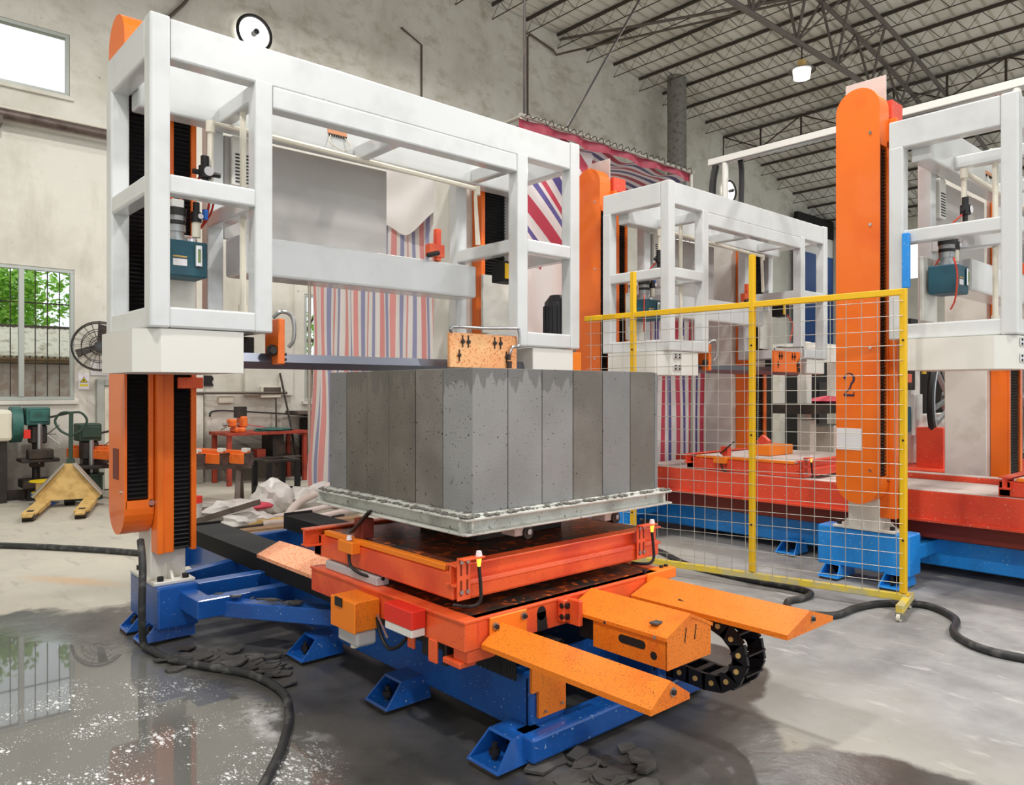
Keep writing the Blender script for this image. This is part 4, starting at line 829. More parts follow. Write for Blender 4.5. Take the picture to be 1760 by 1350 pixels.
for x0, x1, z0, z1 in ((6.60, 6.74, .50, .735), (7.7, 7.86, .50, .76)):
    bx('long_beam', 'red', t, (x0, x1, -.4, 5.6, z0, z1), bev=.006); bx('dust_cover', 'dust_top', t, (x0+.005, x1-.004, -.39, 5.59, z1+.0005, z1+.003), bev=0)
    bx('beam_flange', 'red', t, (x0-.03, x1, -.4, 5.6, z0-.012, z0+.012), bev=.003)
for y in (.3, 2.6, 4.9): bx('cross_beam', 'red', t, (6.74, 7.7, y-.08, y+.08, .52, .70))
bx('deck_plate', 'dust_top', t, (6.75, 7.69, -.3, 5.5, .702, .71), bev=0)
def red_table(y0, lab):
    """empty table of the red machine, lifted a little higher than the orange one"""
    t = lift_table(4.68, y0, lab, 'red', 'dust_top')
    for c in t.children: c.location.z += .085
    return t
tB = red_table(3.42, 'red lift table with dusty top behind the fence, an orange box standing on it'); tC = red_table(.58, 'red lift table at the picture\'s right edge, empty and dusty')
bx('box', 'orange_clean', None, (7.05, 7.52, 3.98, 4.18, .885, .985), label='orange steel box lying on the dusty red table behind the fence', cat='box', bev=.004)
M().prism([(4.3, .885), (4.4, .885), (4.42, 1.0), (4.36, 1.06), (4.28, 1.0)], 'x', 7.55, 7.62).obj('clamp', 'red', None, label='red clamp jaw standing beside the orange box on the red table', cat='clamp')

# ------------------------------------------------------------------ fence on castors
fa, fd = Vector((5.594, 2.139, 0)), Vector((-.223, 1.041, 0))
def FP(s, z, o=0): return fa+fd*s+Vector((fd.y, -fd.x, 0)).normalized()*o+Vector((0, 0, z))
fe = thing('mesh_fence', FP(1.2, 0), 'yellow-framed wire mesh fence on castors in front of the bright blue base', 'fence')
for s, zt in ((0, 2.262), (1.0, 2.61), (1.97, 2.57)):
    p_ = M().bar(FP(s, .13), FP(s, zt), .042, .042, .004).obj('post', 'yellow', fe)
    for zz in (.5, 1.2, 1.9): M().cyl(FP(s, zz, -.022), FP(s, zz, -.028), .008, 6).obj('bolt', 'ink', p_)
M().bar(FP(-.02, 2.24), FP(2.42, 2.19), .04, .045, .004).obj('top_rail', 'yellow', fe)
M().bar(FP(-.02, .10), FP(2.42, .10), .04, .05, .004).obj('bottom_rail', 'yellow_dusty', fe)
wm = M()
for i in range(24):
    s = .05+.1*i
    if abs(s-1.0) < .02: continue
    k = random.gauss(0, .004); wm.cyl(FP(s+k*2, .12, -.026), FP(s-k, 2.2, -.026), .0024, 4, cap=False)
for j in range(20): z = .20+.104*j; wm.cyl(FP(0, z, -.022), FP(2.4, z-.02, -.022), .0024, 4, cap=False)
wm.obj('wire_mesh', 'wire', fe)
ft = M().bar(FP(-.02, .085, -.28), FP(-.02, .085, .14), .05, .05, .004); ft.bar(FP(-.02, .045, -.26), FP(-.02, .112, -.26), .045, .05, .003); ft.obj('castor_foot', 'yellow_dusty', fe)
bx('base_cap', 'yellow', fe, (5.585, 5.61, 2.10, 2.18, .11, .13))
for o_ in (-.26, .13):
    p = FP(-.02, 0, o_); cs = bx('castor_plate', 'steel', fe, (p.x-.03, p.x+.03, p.y-.03, p.y+.03, .055, .062))
    M().cyl((p.x-.02, p.y-.012, .027), (p.x-.02, p.y+.012, .027), .026, 14).obj('castor_wheel', 'cream', cs, smooth=True); bx('castor_fork', 'steel', cs, (p.x-.035, p.x+.01, p.y-.02, p.y-.016, .02, .056), (p.x-.035, p.x+.01, p.y+.016, p.y+.02, .02, .056))
# ------------------------------------------------------------------ striped tarpaulin booth
def cloth(name, P, nu, nv, mt, uvf, parent, **k):
    m_ = M(); uvl = m_.b.loops.layers.uv.new('UVMap'); g = [[m_.b.verts.new(P(i/nu, j/nv)) for j in range(nv+1)] for i in range(nu+1)]
    for i in range(nu):
        for j in range(nv):
            f = m_.b.faces.new((g[i][j], g[i+1][j], g[i+1][j+1], g[i][j+1]))
            for lp, (a, c) in zip(f.loops, ((i, j), (i+1, j), (i+1, j+1), (i, j+1))): lp[uvl].uv = uvf(a/nu, c/nv)
    o = m_.obj(name, mt, parent, smooth=True, **k)
    return o
booth = thing('tarpaulin_booth', (6.8, 8, 0), 'booth of red and blue striped tarpaulin behind the saws, hung from the roof', 'tarpaulin tent')
def side(u, v):
    y = 10.35-3.6*u; z = 4.25*v+.03; a = 24*u
    bulge = .025*math.sin(a*2.1)+.012*math.sin(a*5+v*3); x = 5.3+bulge*(1.2-v*.6)+(-.05*math.exp(-(u*9)**2)*math.exp(-((z-.6)*1.8)**2))
    if z < .7 and u < .1: x -= .1*(.7-z)*(1-u*10)
    return (x, y+.025*math.sin(v*9+a), z)
cloth('side_curtain', side, 150, 40, 'stripe_backlit', lambda u, v: (3.6*u/.305+.06*math.sin(v*7+u*20)+.05, v), booth)
def canopy(u, v):
    x = 5.25+3.0*u; y = 5.78+4.6*v
    return (x, y, 4.33-.10*math.sin(math.pi*v)-.03*math.sin(u*14)*math.sin(v*11)-.10*math.exp(-(v*16)**2)*(.6+.4*math.sin(u*25))-.12*v)
cloth('canopy', canopy, 60, 70, 'stripe_shaded', lambda u, v: (4.6*v/.27+.07*math.sin(u*9)+.1, u), booth)
def val(u, v): return (5.25+3.0*u, 5.76+.02*math.sin(u*40), 4.345-.09*v-.02*math.sin(u*21)*v)
cloth('valance', val, 80, 4, 'stripe_shaded', lambda u, v: (.14+.2*v, u), booth)
def frontr(u, v):
    z = 2.75*v+.02; return (6.45+2.2*u, 5.76+.012*math.sin(u*42+v)+.012*math.sin(u*17-v*4), z)
cloth('front_curtain', frontr, 110, 30, 'stripe', lambda u, v: (2.3*u/.30+.04*math.sin(v*6+u*13), v), booth)
def frontw(u, v): return (5.3+1.1*u, 5.83+.03*math.sin(u*13+v*5)+.02*math.sin(v*9+u*4), 2.9*v+.05)
cloth('white_sheet', frontw, 30, 30, 'tarp_white', lambda u, v: (u, v), booth)
def drape(u, v): return (5.28+1.2*u, 5.88+.05*math.sin(u*9+v*14), 2.75+1.5*v-.25*u*(1-v))
cloth('gathered_drape', drape, 40, 40, 'stripe', lambda u, v: (2.2*u+3.4*v+.12*math.sin(u*5+v*4), v), booth)
def sheet2(u, v): return (5.20+.025*math.sin(v*8+u*5)+.03*math.sin(u*11+v*3), 6.7+1.9*u, 3.55+.12*math.sin(u*9)+(.78-.12*math.sin(u*9))*v)
cloth('white_sheet', sheet2, 20, 16, 'tarp_white', lambda u, v: (u, v), booth)
M().cyl((5.25, 5.74, 4.37), (8.27, 5.74, 4.35), .022, 8).obj('pole', 'wire', booth); M().cyl((5.26, 5.74, 4.35), (5.26, 10.4, 4.25), .02, 8).obj('pole', 'wire', booth); M().cyl((5.3, 7.6, 4.16), (8.2, 7.6, 4.12), .025, 8).obj('pole', 'rust_orange', booth)
M().cyl((6.4, 5.76, 2.78), (8.7, 5.76, 2.78), .02, 8).obj('pole', 'wire', booth); M().cyl((8.25, 5.76, 0), (8.25, 5.76, 4.33), .025, 8).obj('pole', 'wire', booth); M().cyl((5.27, 10.38, 0), (5.27, 10.38, 4.25), .025, 8).obj('pole', 'wire', booth)
tw = M()
for i in range(26):
    x = 5.3+.113*i; tw.tube([(x, 5.72, 4.36), (x+.04, 5.70, 4.40-.02*random.random()), (x+.09, 5.72, 4.33+.04*random.random()), (x+.113, 5.72, 4.36)], .005, 4, sub=2)
tw.obj('lashing', 'dark_steel', booth)
for (p, q) in (((5.33, 5.76, 4.37), (5.33, 5.76, 9.55)), ((5.93, 5.76, 4.36), (10.3, 6.6, 9.9))):
    M().cyl(p, q, .014, 6).obj('hanging_rod', 'dark_steel', booth)
# ------------------------------------------------------------------ duct, cable tray, lamps
du = thing('ventilation_duct', (16.9, 12.2, 3.9), 'grey round ventilation duct rising to the roof in front of the far wall', 'duct')
M().cyl((16.9, 12.25, 3.4), (16.9, 12.25, 9.98), .255, 20).obj('duct_pipe', 'duct', du, smooth=True)
for z in (5.0, 6.4, 7.8, 9.2): M().cyl((16.9, 12.25, z), (16.9, 12.25, z+.05), .265, 20).obj('duct_joint', 'duct', du, smooth=True)
bx('duct_bracket', 'duct', du, (16.85, 16.95, 12.4, 13.01, 5.2, 5.26))
tr = thing('cable_tray', (7.5, 3.4, 3.55), 'long white cable tray standing above the two gantry frames behind the fence', 'cable tray')
bx('tray_beam', 'cover_white', tr, (7.46, 7.56, 1.5, 4.98, 4.115, 4.185)); bx('tray_channel', 'steel', tr, (7.48, 7.54, 1.55, 4.9, 4.10, 4.116))
for y in (4.78, 1.95): M().cyl((7.5, y, 3.5), (7.5, y, 4.11), .035, 10).obj('tray_post', 'cover_white', tr, smooth=True)
M().tube([(7.5, 4.9, 4.1), (7.47, 4.92, 3.9), (7.42, 4.9, 3.5)], .04, 8).obj('cable', 'rubber', tr, smooth=True); M().tube([(7.52, 4.6, 4.1), (7.58, 4.62, 3.95), (7.56, 4.62, 3.5)], .03, 8).obj('cable', 'rubber', tr, smooth=True)
first = True
for p in BAYS:
    lb = 'white hanging high-bay lamp under the roof truss above the column painted 2' if first else 'unseen high-bay lamp added under the roof for light, outside the picture'
    t = thing('high_bay_lamp', (p[0], p[1], p[2]-.3), lb, 'lamp', 'high-bay lamps under the roof'); first = False
    rt = 8.22 if abs(p[1]-7.2) < .1 else roofz(p[0])-.1
    M().cyl((p[0], p[1], p[2]+.05), (p[0], p[1], rt), .015, 6).obj('rod', 'dark_steel', t)
    M().cyl((p[0], p[1], p[2]-.1), (p[0], p[1], p[2]+.06), .08, 14).obj('driver_housing', 'yellow_old', t, smooth=True); M().lathe([(.08, .0), (.24, -.04), (.26, -.06), (.24, -.055), (.07, -.02)], (p[0], p[1], p[2]-.08), (0, 0, 1), 22).obj('lamp_shade', 'dark_steel', t, smooth=True)
    M().cyl((p[0], p[1], p[2]-.29), (p[0], p[1], p[2]-.11), .15, 18, .17).obj('lamp_vent_glow', 'lamp_vent_glow', t, smooth=True)
for (x, z, lb) in ((5.5, 7.78, 'round vent high above the near gantry frame, its sky light a glowing disc'), (20.5, 7.65, 'round vent far off above the middle gantry frame, its sky light a glowing disc')):
    t = thing('wall_vent', (x, 12.9, z-.3), lb, 'lamp', 'round vents on the far wall')  # glowing disc imitates sky seen through a round vent; no lamp there
    M().torus((x, 12.88, z), (0, 1, 0), .30, .03, 32, 8).obj('vent_ring', 'ink', t, smooth=True); M().cyl((x, 12.92, z), (x, 12.99, z), .29, 28).obj('lamp_vent_glow', 'lamp_vent_glow', t); M().cyl((x, 12.78, z), (x, 12.92, z), .05, 12).obj('vent_fan', 'ink', t)
# ------------------------------------------------------------------ along the far wall
t = thing('wall_pipe', (.5, 12.8, 5.4), 'brown pipe running along the far wall under the upper window', 'pipe')
M().cyl((-5.9, 12.8, 5.46), (4.2, 12.8, 5.46), .075, 12).obj('pipe', 'grime_steel', t, smooth=True); M().cyl((-5.9, 12.86, 5.57), (4.2, 12.86, 5.57), .02, 8).obj('cable', 'pvc', t); bx('pipe_bracket', 'iron', t, (1.72, 1.8, 12.74, 13.01, 5.3, 5.42), (3.7, 3.78, 12.74, 13.01, 5.3, 5.42))
M().tube([(12.05, 12.92, 4.4), (12.05, 12.92, 9.75), (12.12, 12.92, 9.85), (12.9, 12.92, 9.7), (13.0, 12.92, 9.62), (13.2, 12.8, 9.7), (15.0, 7.4, 9.6)], .025, 6, smooth=False).obj('conduit', 'iron', None, label='dark conduit bent up the far wall from the striped booth to the roof', cat='conduit')
M().tube([(8.6, 12.97, 8.9), (9.1, 12.97, 8.7), (9.1, 12.97, 6.0)], .02, 6, smooth=False).obj('conduit', 'iron', None, label='dark conduit dropping straight down the far wall behind the near gantry frame', cat='conduit')
M().tube([(3.9, 12.94, 7.4), (4.2, 12.94, 7.75), (4.42, 12.94, 8.1), (4.45, 12.94, 8.6), (4.45, 12.94, 9.45)], .03, 6).obj('conduit', 'iron', None, label='thin dark cable curving up the far wall towards the roof near the round vent', cat='conduit')
M().tube([(3.98, 12.95, 1.5), (4.7, 12.82, 1.5), (6.1, 12.88, 1.5)], .025, 6, smooth=False).obj('conduit', 'iron', None, label='dark conduit running level along the far wall above the red workbench', cat='conduit')
M().tube([(4.63, 12.9, .1), (4.63, 12.9, 1.5), (5.9, 12.9, 1.48), (5.92, 12.9, .2)], .018, 6, smooth=False).obj('conduit', 'iron', None, label='dark conduit looped down beside the red workbench at the pier', cat='conduit')
M().tube([(4.75, 12.94, 1.1), (4.85, 12.94, 1.2), (5.6, 12.94, 1.16), (7.0, 12.94, 1.05)], .015, 6).obj('cable', 'rubber', None, label='black cable strung along the far wall behind the vise', cat='cable')
M().tube([(5.1, 12.9, 1.0), (6.2, 12.7, .78), (7.2, 12.3, .4)], .008, 5).obj('cable', 'pink', None, label='thin red cable sagging from the wall towards the striped curtain', cat='cable')
M().tube([(5.97, 12.1, .0), (5.98, 12.5, 1.0), (5.98, 12.9, 1.85)], .02, 6, smooth=False).obj('pole', 'dark_steel', None, label='slim dark pole leaning upright beside the fuse box on the wall', cat='pole')
t = thing('fan', (3.0, 12.6, 2.0), 'big wire-caged fan on the far wall beside the barred window', 'fan')
fc = Vector((3.0, 12.62, 2.2)); fx = Vector((-.25, -1, .12)).normalized(); fu, fv = basis(fx)
m_ = M()
for R_, o_ in ((.36, 0), (.37, .06), (.36, .12), (.24, .15), (.13, .165), (.24, -.02), (.12, -.03)): m_.torus(fc+fx*o_, fx, R_, .006 if R_ < .35 else .010, 28, 5)
for i in range(20):
    a = 2*math.pi*i/20; d = fu*math.cos(a)+fv*math.sin(a); m_.tube([fc+fx*.165+d*.05, fc+fx*.15+d*.24, fc+fx*.12+d*.36, fc+d*.36, fc-fx*.02+d*.24, fc-fx*.03+d*.06], .003, 4, smooth=False)
m_.obj('cage', 'dark_steel', t)
for i in range(3):
    a = 2*math.pi*i/3+.4; d = fu*math.cos(a)+fv*math.sin(a); e = fx.cross(d)
    m_ = M(); q = [fc+fx*.06+d*.06-e*.04, fc+fx*.045+d*.32-e*.07, fc+fx*.08+d*.33+e*.06, fc+fx*.085+d*.06+e*.04]; q2 = [p+fx*.006 for p in q]
    A = [m_.b.verts.new(p) for p in q]; B2 = [m_.b.verts.new(p) for p in q2]; m_.b.faces.new(A[::-1]); m_.b.faces.new(B2)
    for k in range(4): m_.b.faces.new((A[k], A[(k+1) % 4], B2[(k+1) % 4], B2[k]))
    m_.obj('blade', 'dark_steel', t)
M().cyl(fc-fx*.16, fc+fx*.09, .075, 14).obj('fan_motor', 'motor_grey', t, smooth=True); M().cyl(fc-fx*.14, (3.06, 13.0, 2.15), .025, 8).obj('wall_arm', 'dark_steel', t)
def sign(x0, x1, z0, z1, lab):
    t = bx('warning_sign', 'paper', None, (x0, x1, 12.975, 12.985, z0, z1), label=lab, cat='sign', bev=0)
    w_ = x1-x0; xm = (x0+x1)/2; zb = z0+(z1-z0)*.42; h_ = w_*.55
    M().prism([(xm-w_*.36, zb), (xm+w_*.36, zb), (xm, zb+h_*1.05)], 'y', 12.9735, 12.975).obj('triangle', 'ink', t); M().prism([(xm-w_*.28, zb+h_*.08), (xm+w_*.28, zb+h_*.08), (xm, zb+h_*.9)], 'y', 12.972, 12.9735).obj('triangle', 'sign_yellow', t)
    bx('symbol', 'ink', t, (xm-.012, xm+.012, 12.971, 12.972, zb+h_*.3, zb+h_*.6), (xm-.012, xm+.012, 12.971, 12.972, zb+h_*.15, zb+h_*.22), bev=0)
    bx('caption_bar', 'sign_yellow', t, (x0+w_*.12, x1-w_*.12, 12.9735, 12.975, z0+(z1-z0)*.2, z0+(z1-z0)*.32), bev=0)
sign(2.79, 2.94, 1.56, 1.81, 'warning sign with yellow triangle on the wall below the caged fan'); sign(5.97, 6.13, 1.74, 1.97, 'warning sign with yellow triangle on the wall above the red workbench')
bx('notice', 'paper', None, (2.96, 3.22, 12.98, 12.99, 1.78, 2.0), label='faded pale blue paper notice pasted on the wall below the caged fan', cat='paper', bev=0)
t = bx('fuse_box', 'cream', None, (5.62, 5.98, 12.87, 12.995, 1.42, 1.62), label='cream fuse box on the far wall above the red workbench', cat='fuse box'); bx('cover_window', 'grime_steel', t, (5.66, 5.98, 12.862, 12.87, 1.48, 1.6))
bx('socket_box', 'cream', None, (4.9, 5.15, 12.93, 12.995, 1.33, 1.45), label='small cream socket box on the far wall left of the fuse box', cat='socket')
bx('switch', 'red_paint', None, (5.52, 5.58, 12.96, 12.995, 1.7, 1.82), label='small dark red switch on the wall above the fuse box', cat='switch')
M().prism([(4.63, 1.62), (4.75, 1.62), (4.83, 1.62), (4.80, 1.69), (4.83, 1.74), (4.80, 1.80), (4.66, 1.80), (4.60, 1.72)], 'y', 12.97, 12.99).obj('bracket', 'ink', None, label='small black plate fixed on the pier above the vise', cat='bracket')
# pallet truck
t = thing('pallet_truck', (2.2, 11.0, 0), 'worn yellow pallet truck with handle upright, standing near the barred window', 'pallet truck')
tx = Vector((.32, .947, 0)); ty = Vector((.947, -.32, 0)); o = Vector((1.97, 10.35, 0))
def TP(a, b_, z): return o+tx*a+ty*b_+Vector((0, 0, z))
for s_ in (-1, 1):
    c = s_*.27; m_ = M(); pr_ = [(0, -.02), (0, .02)]
    m_.bar(TP(.08, c, .085), TP(1.15, c, .10), .16, .035, .008); m_.bar(TP(-.06, c, .07), TP(.1, c, .08), .11, .03, .01); m_.bar(TP(.3, c-s_*.07, .075), TP(1.15, c-s_*.07, .08), .015, .06); m_.bar(TP(.3, c+s_*.07, .075), TP(1.15, c+s_*.07, .08), .015, .06)
    f = m_.obj('fork', 'yellow_old', t); m_ = M().bar(TP(.12, c, .1035), TP(.28, c, .1035), .07, .003, 0); m_.obj('fork_slot', 'ink', f)
    M().cyl(TP(.06, c-.06, .04), TP(.06, c+.06, .04), .04, 14).cyl(TP(.15, c-.06, .04), TP(.15, c+.06, .04), .04, 14).obj('fork_roller', 'dark_steel', f)
m_ = M(); q = [(-.36, .10), (.36, .10), (.40, .16), (.06, .56), (-.06, .56), (-.40, .16)]
A = [m_.b.verts.new(TP(1.12+.14*(z/.56), b_, z)) for b_, z in q]; B2 = [m_.b.verts.new(TP(1.24+.1*(z/.56), b_, z)) for b_, z in q]; m_.b.faces.new(A); m_.b.faces.new(B2[::-1])
for k in range(6): m_.b.faces.new((A[k], A[(k+1) % 6], B2[(k+1) % 6], B2[k]))
m_.obj('front_plate', 'yellow_old', t); m_ = M()
for s_ in (-1, 1): m_.bar(TP(1.14, s_*.41, .15), TP(1.25, s_*.06, .57), .1, .02)
m_.obj('plate_edge', 'wire', t)
M().cyl(TP(1.34, -.06, .09), TP(1.34, .06, .09), .09, 16).obj('steer_wheel', 'ink', t, smooth=True)
M().bar(TP(1.34, 0, .2), TP(1.40, 0, .62), .09, .09).bar(TP(1.40, 0, .55), TP(1.46, 0, 1.24), .05, .04).obj('handle_shaft', 'dark_green', t)
M().tube([TP(1.42, 0, .93), TP(1.43, -.12, 1.0), TP(1.45, -.19, 1.13), TP(1.46, -.12, 1.24), TP(1.46, 0, 1.245), TP(1.46, .12, 1.24), TP(1.45, .19, 1.13), TP(1.43, .12, 1.0), TP(1.42, 0, .93)], .016, 8).obj('handle_loop', 'dark_green', t, smooth=True)
# drill presses, grinder
def drill(x, y, hz, tz, mt, lab, drum):
    t = thing('drill_press', (x, y, 0), lab, 'drill press')
    bx('head', mt, t, (x-.16, x+.13, y-.14, y+.2, hz-.02, hz+.23), bev=.02, seg=2); bx('belt_cover', mt, t, (x-.13, x+.11, y-.17, y-.141, hz+.03, hz+.19), bev=.01)
    bx('head_casting', 'dark_steel', t, (x-.10, x+.10, y-.10, y+.16, hz-.28, hz-.02), bev=.02); M().cyl((x, y-.12, hz-.4), (x, y-.12, hz), .035, 12).cyl((x, y-.12, hz-.46), (x, y-.12, hz-.4), .02, 10).cyl((x, y-.12, hz-.56), (x, y-.12, hz-.46), .008, 8).obj('spindle', 'steel', t, smooth=True)
    M().cyl((x, y+.12, .1), (x, y+.12, hz), .05, 14).obj('column', 'dark_steel', t, smooth=True); bx('table', 'dark_steel', t, (x-.24, x+.22, y-.28, y+.12, tz-.05, tz), (x-.08, x+.08, y-.02, y+.17, tz-.14, tz-.05), bev=.01)
    for a in (0, 2.1, 4.2): M().cyl((x+.1, y-.06, hz-.16), (x+.24, y-.06+.16*math.cos(a), hz-.16+.16*math.sin(a)), .009, 6).obj('feed_handle', 'steel', t)
    if drum: M().cyl((x, y, .0), (x, y, tz-.14), .17, 20).cyl((x, y, tz-.16), (x, y, tz-.13), .19, 20).obj('drum_stand', 'dark_green', t, smooth=True)
    else: bx('machine_vise', 'dark_steel', t, (x-.16, x+.14, y-.3, y-.1, tz, tz+.13), bev=.01); bx('base', 'dark_steel', t, (x-.2, x+.2, y-.15, y+.25, .18, .30), (x-.13, x+.13, y-.05, y+.2, 0, .18), bev=.01)
    M().bar((x+.13, y, hz+.08), (x+.42, y-.05, hz+.15), .012, .03).obj('belt_lever', 'dark_steel', t)
    return t
drill(2.17, 12.45, 1.08, .60, 'green_mach', 'teal drill press with a vise, left of the pallet truck', False); drill(2.73, 12.05, .85, .50, 'dark_green', 'dark green drill press on a drum stand, right of the pallet truck', True)
t = thing('grinder', (1.72, 12.5, 0), 'cream bench grinder with a round green guard under the barred window', 'grinder')
bx('body', 'cream', t, (1.2, 1.85, 12.3, 12.8, .85, 1.28), bev=.05, seg=2); M().cyl((1.85, 12.55, 1.07), (1.98, 12.55, 1.07), .25, 24).obj('guard', 'green_mach', t, smooth=True); bx('stand', 'dark_steel', t, (1.3, 1.8, 12.4, 12.7, 0, .85)); bx('switch', 'red_hot', t, (1.98, 2.06, 12.30, 12.36, .88, 1.0))
bx('steel_bar', 'dark_steel', None, (.9, 2.9, 12.62, 12.78, 0, .13), label='dark steel channel lying on the floor along the wall under the barred window', cat='steel bar')
for nm, mt, z0, r, lab in (('cable_spool', 'plastic_blue', 0, .16, 'small blue cable spool on the floor beneath the yellow spool'), ('cable_spool', 'spool_yellow', .165, .18, 'yellow plywood cable spool stacked on a blue spool behind the pallet truck')):
    t = thing(nm, (2.15, 11.9, z0), lab, 'cable spool')
    M().cyl((2.15, 11.9, z0), (2.15, 11.9, z0+.012), r*.85, 22).obj('lower_flange', mt, t, smooth=True); M().cyl((2.15, 11.9, z0+.012), (2.15, 11.9, z0+.15), r*.55, 18).obj('core', 'plywood' if z0 else mt, t, smooth=True); M().cyl((2.15, 11.9, z0+.15), (2.15, 11.9, z0+.164), r, 22).obj('upper_flange', mt, t, smooth=True)
# orange guide rails on sawhorses
for k, (x, y) in enumerate(((4.09, 9.76), (3.85, 9.97), (3.55, 10.02))):
    lab = ['rearmost of the three orange guide rails on the trestles', 'middle one of the three orange guide rails on the trestles', 'leftmost of the three orange guide rails on the trestles'][k]
    t = thing('guide_rail', (x-.4, y+1.2, .57), lab, 'steel rail', 'orange guide rails on trestles')
    d = Vector((-.36, .93, 0)).normalized(); p = Vector((x, y, .645))
    M().bar(p, p+d*2.65, .15, .13, .006).bar(p+Vector((0, 0, .085)), p+d*2.65+Vector((0, 0, .085)), .06, .05, .004).obj('rail_body', 'rust_orange', t); M().bar(p-d*.01, p, .165, .16, .003).obj('end_plate', 'grime_steel', t)
    n_ = Vector((d.y, -d.x, 0))
    for a in (-.07, .07):
        for b_ in (-.06, .06): M().cyl(p-d*.016+n_*a+Vector((0, 0, b_)), p-d*.01+n_*a+Vector((0, 0, b_)), .012, 6).obj('bolt', 'ink', t)
    M().bar(p-d*.0+Vector((0, 0, .115)), p+d*.1+Vector((0, 0, .115)), .065, .055).obj('end_block', 'cover_white', t)
for (x, y, lab) in ((3.80, 10.25, 'brown steel trestle carrying the near ends of the orange rails'), (3.1, 12.0, 'brown steel trestle carrying the far ends of the orange rails')):
    t = thing('trestle', (x, y, 0), lab, 'trestle'); d = Vector((.86, -.5, 0)).normalized(); n_ = Vector((.5, .86, 0)).normalized(); p = Vector((x, y, 0))
    M().bar(p-d*.5+Vector((0, 0, .535)), p+d*.5+Vector((0, 0, .535)), .1, .08).obj('beam', 'grime_steel', t)
    for s_ in (-.32, .34):
        for w_ in (-1, 1): M().bar(p+d*(s_)+n_*w_*.2, p+d*s_+n_*w_*.03+Vector((0, 0, .52)), .07, .06).obj('leg', 'grime_steel', t)
# workbench with vise
t = thing('workbench', (5.4, 12.45, 0), 'rusty red steel workbench against the far wall', 'workbench')
bx('top', 'red_paint', t, (4.7, 6.15, 12.1, 12.85, .81, .86)); bx('lower_shelf', 'grime_steel', t, (4.8, 6.05, 12.2, 12.8, .40, .43))
for x in (4.74, 6.05):
    for y in (12.13, 12.76): bx('leg', 'red_paint', t, (x, x+.07, y, y+.07, 0, .81))
bx('drawer_box', 'dark_steel', t, (5.55, 5.75, 12.25, 12.7, .431, .80)); 
bx('toolbox', 'red_paint', None, (5.3, 5.45, 12.3, 12.5, .4305, .56), label='small red box on the lower shelf of the workbench', cat='box')
t = thing('bench_vise', (4.95, 12.25, .86), 'orange bench vise bolted to the near end of the workbench', 'vise')
bx('vise_base', 'rust_orange', t, (4.87, 5.05, 12.15, 12.4, .8605, .94), bev=.02); bx('fixed_jaw', 'rust_orange', t, (4.98, 5.09, 12.17, 12.38, .94, 1.12), bev=.02); bx('moving_jaw', 'rust_orange', t, (4.80, 4.92, 12.19, 12.36, .95, 1.08), bev=.02); M().cyl((4.72, 12.28, .99), (5.0, 12.28, .99), .03, 10).obj('screw', 'steel', t); M().cyl((4.73, 12.12, .97), (4.73, 12.4, .9), .01, 6).obj('handle', 'wire', t)
bx('steel_plate', 'dark_steel', t, (4.90, 5.10, 12.24, 12.30, 1.10, 1.28))
def lump(cx, cy, z, sx, sy, sz, name, mt, lab, cat, n=3, sd=0, group=None):
    m_ = M(); bmesh.ops.create_icosphere(m_.b, subdivisions=n, radius=1); rr = random.Random(sd); ph = [rr.uniform(0, 6) for _ in range(6)]
    for v in m_.b.verts:
        c = v.co; k = 1+.16*math.sin(c.x*4+ph[0])*math.sin(c.y*5+ph[1])+.10*math.sin(c.z*7+c.x*6+ph[2])+.06*math.sin(c.y*13+c.z*9+ph[3])
        v.co = Vector((cx+c.x*sx*k, cy+c.y*sy*k, z+max(-.55, c.z)*sz*k+.55*sz))
    return m_.obj(name, mt, None, label=lab, cat=cat, smooth=True, group=group)
o = lump(5.6, 12.35, .862, .33, .2, .035, 'cloth', 'green_mach', 'crumpled pale green sheet on the workbench beside the vise', 'cloth', 3, 4)
bx('locker', 'black_void', None, (6.35, 7.3, 12.4, 12.9, 0, 1.05), label='black cabinet against the wall beside the striped curtain', cat='cabinet'); bx('shelf_board', 'grime_steel', None, (6.1, 6.7, 12.45, 12.95, 1.12, 1.18), label='grey board shelf below the tall bright window', cat='shelf')
t = thing('steel_stand', (4.95, 10.75, 0), 'low black square steel stand behind the plastic bags', 'stand')
for x in (4.68, 5.12):
    for y in (10.5, 11.0): bx('leg', 'black_void', t, (x, x+.07, y, y+.07, 0, .5))
bx('top_frame', 'dark_steel', t, (4.68, 5.19, 10.5, 10.57, .5, .535), (4.68, 5.19, 11.0, 11.07, .5, .535), (4.68, 4.75, 10.57, 11.0, .5, .535), (5.12, 5.19, 10.57, 11.0, .5, .535)); bx('lower_rail', 'black_void', t, (4.68, 5.19, 10.5, 10.57, .06, .13), (4.68, 4.75, 10.57, 11.0, .06, .13))
# heap of bags, hoses and boards on the floor
lump(3.55, 8.95, 0, .34, .28, .16, 'plastic_bag', 'bag', 'limp white plastic bag at the left end of the litter heap', 'plastic bag', 3, 1); lump(4.15, 9.15, 0, .24, .24, .27, 'plastic_bag', 'bag', 'tallest standing white plastic bag in the litter heap', 'plastic bag', 3, 2)
lump(3.55, 8.45, 0, .28, .2, .11, 'plastic_bag', 'bag', 'torn white bag with black spots at the front of the litter heap', 'plastic bag', 3, 3); lump(4.75, 9.25, 0, .42, .26, .19, 'plastic_bag', 'bag', 'wide crumpled white bag at the right end of the litter heap', 'plastic bag', 3, 5)
lump(3.82, 8.85, .12, .2, .1, .06, 'cloth', 'pink', 'red cloth among the white bags', 'cloth', 2, 6); lump(3.75, 8.3, .0, .34, .08, .06, 'cloth', 'yellow_old', 'mustard yellow cloth strip at the front of the litter heap', 'cloth', 2, 7)
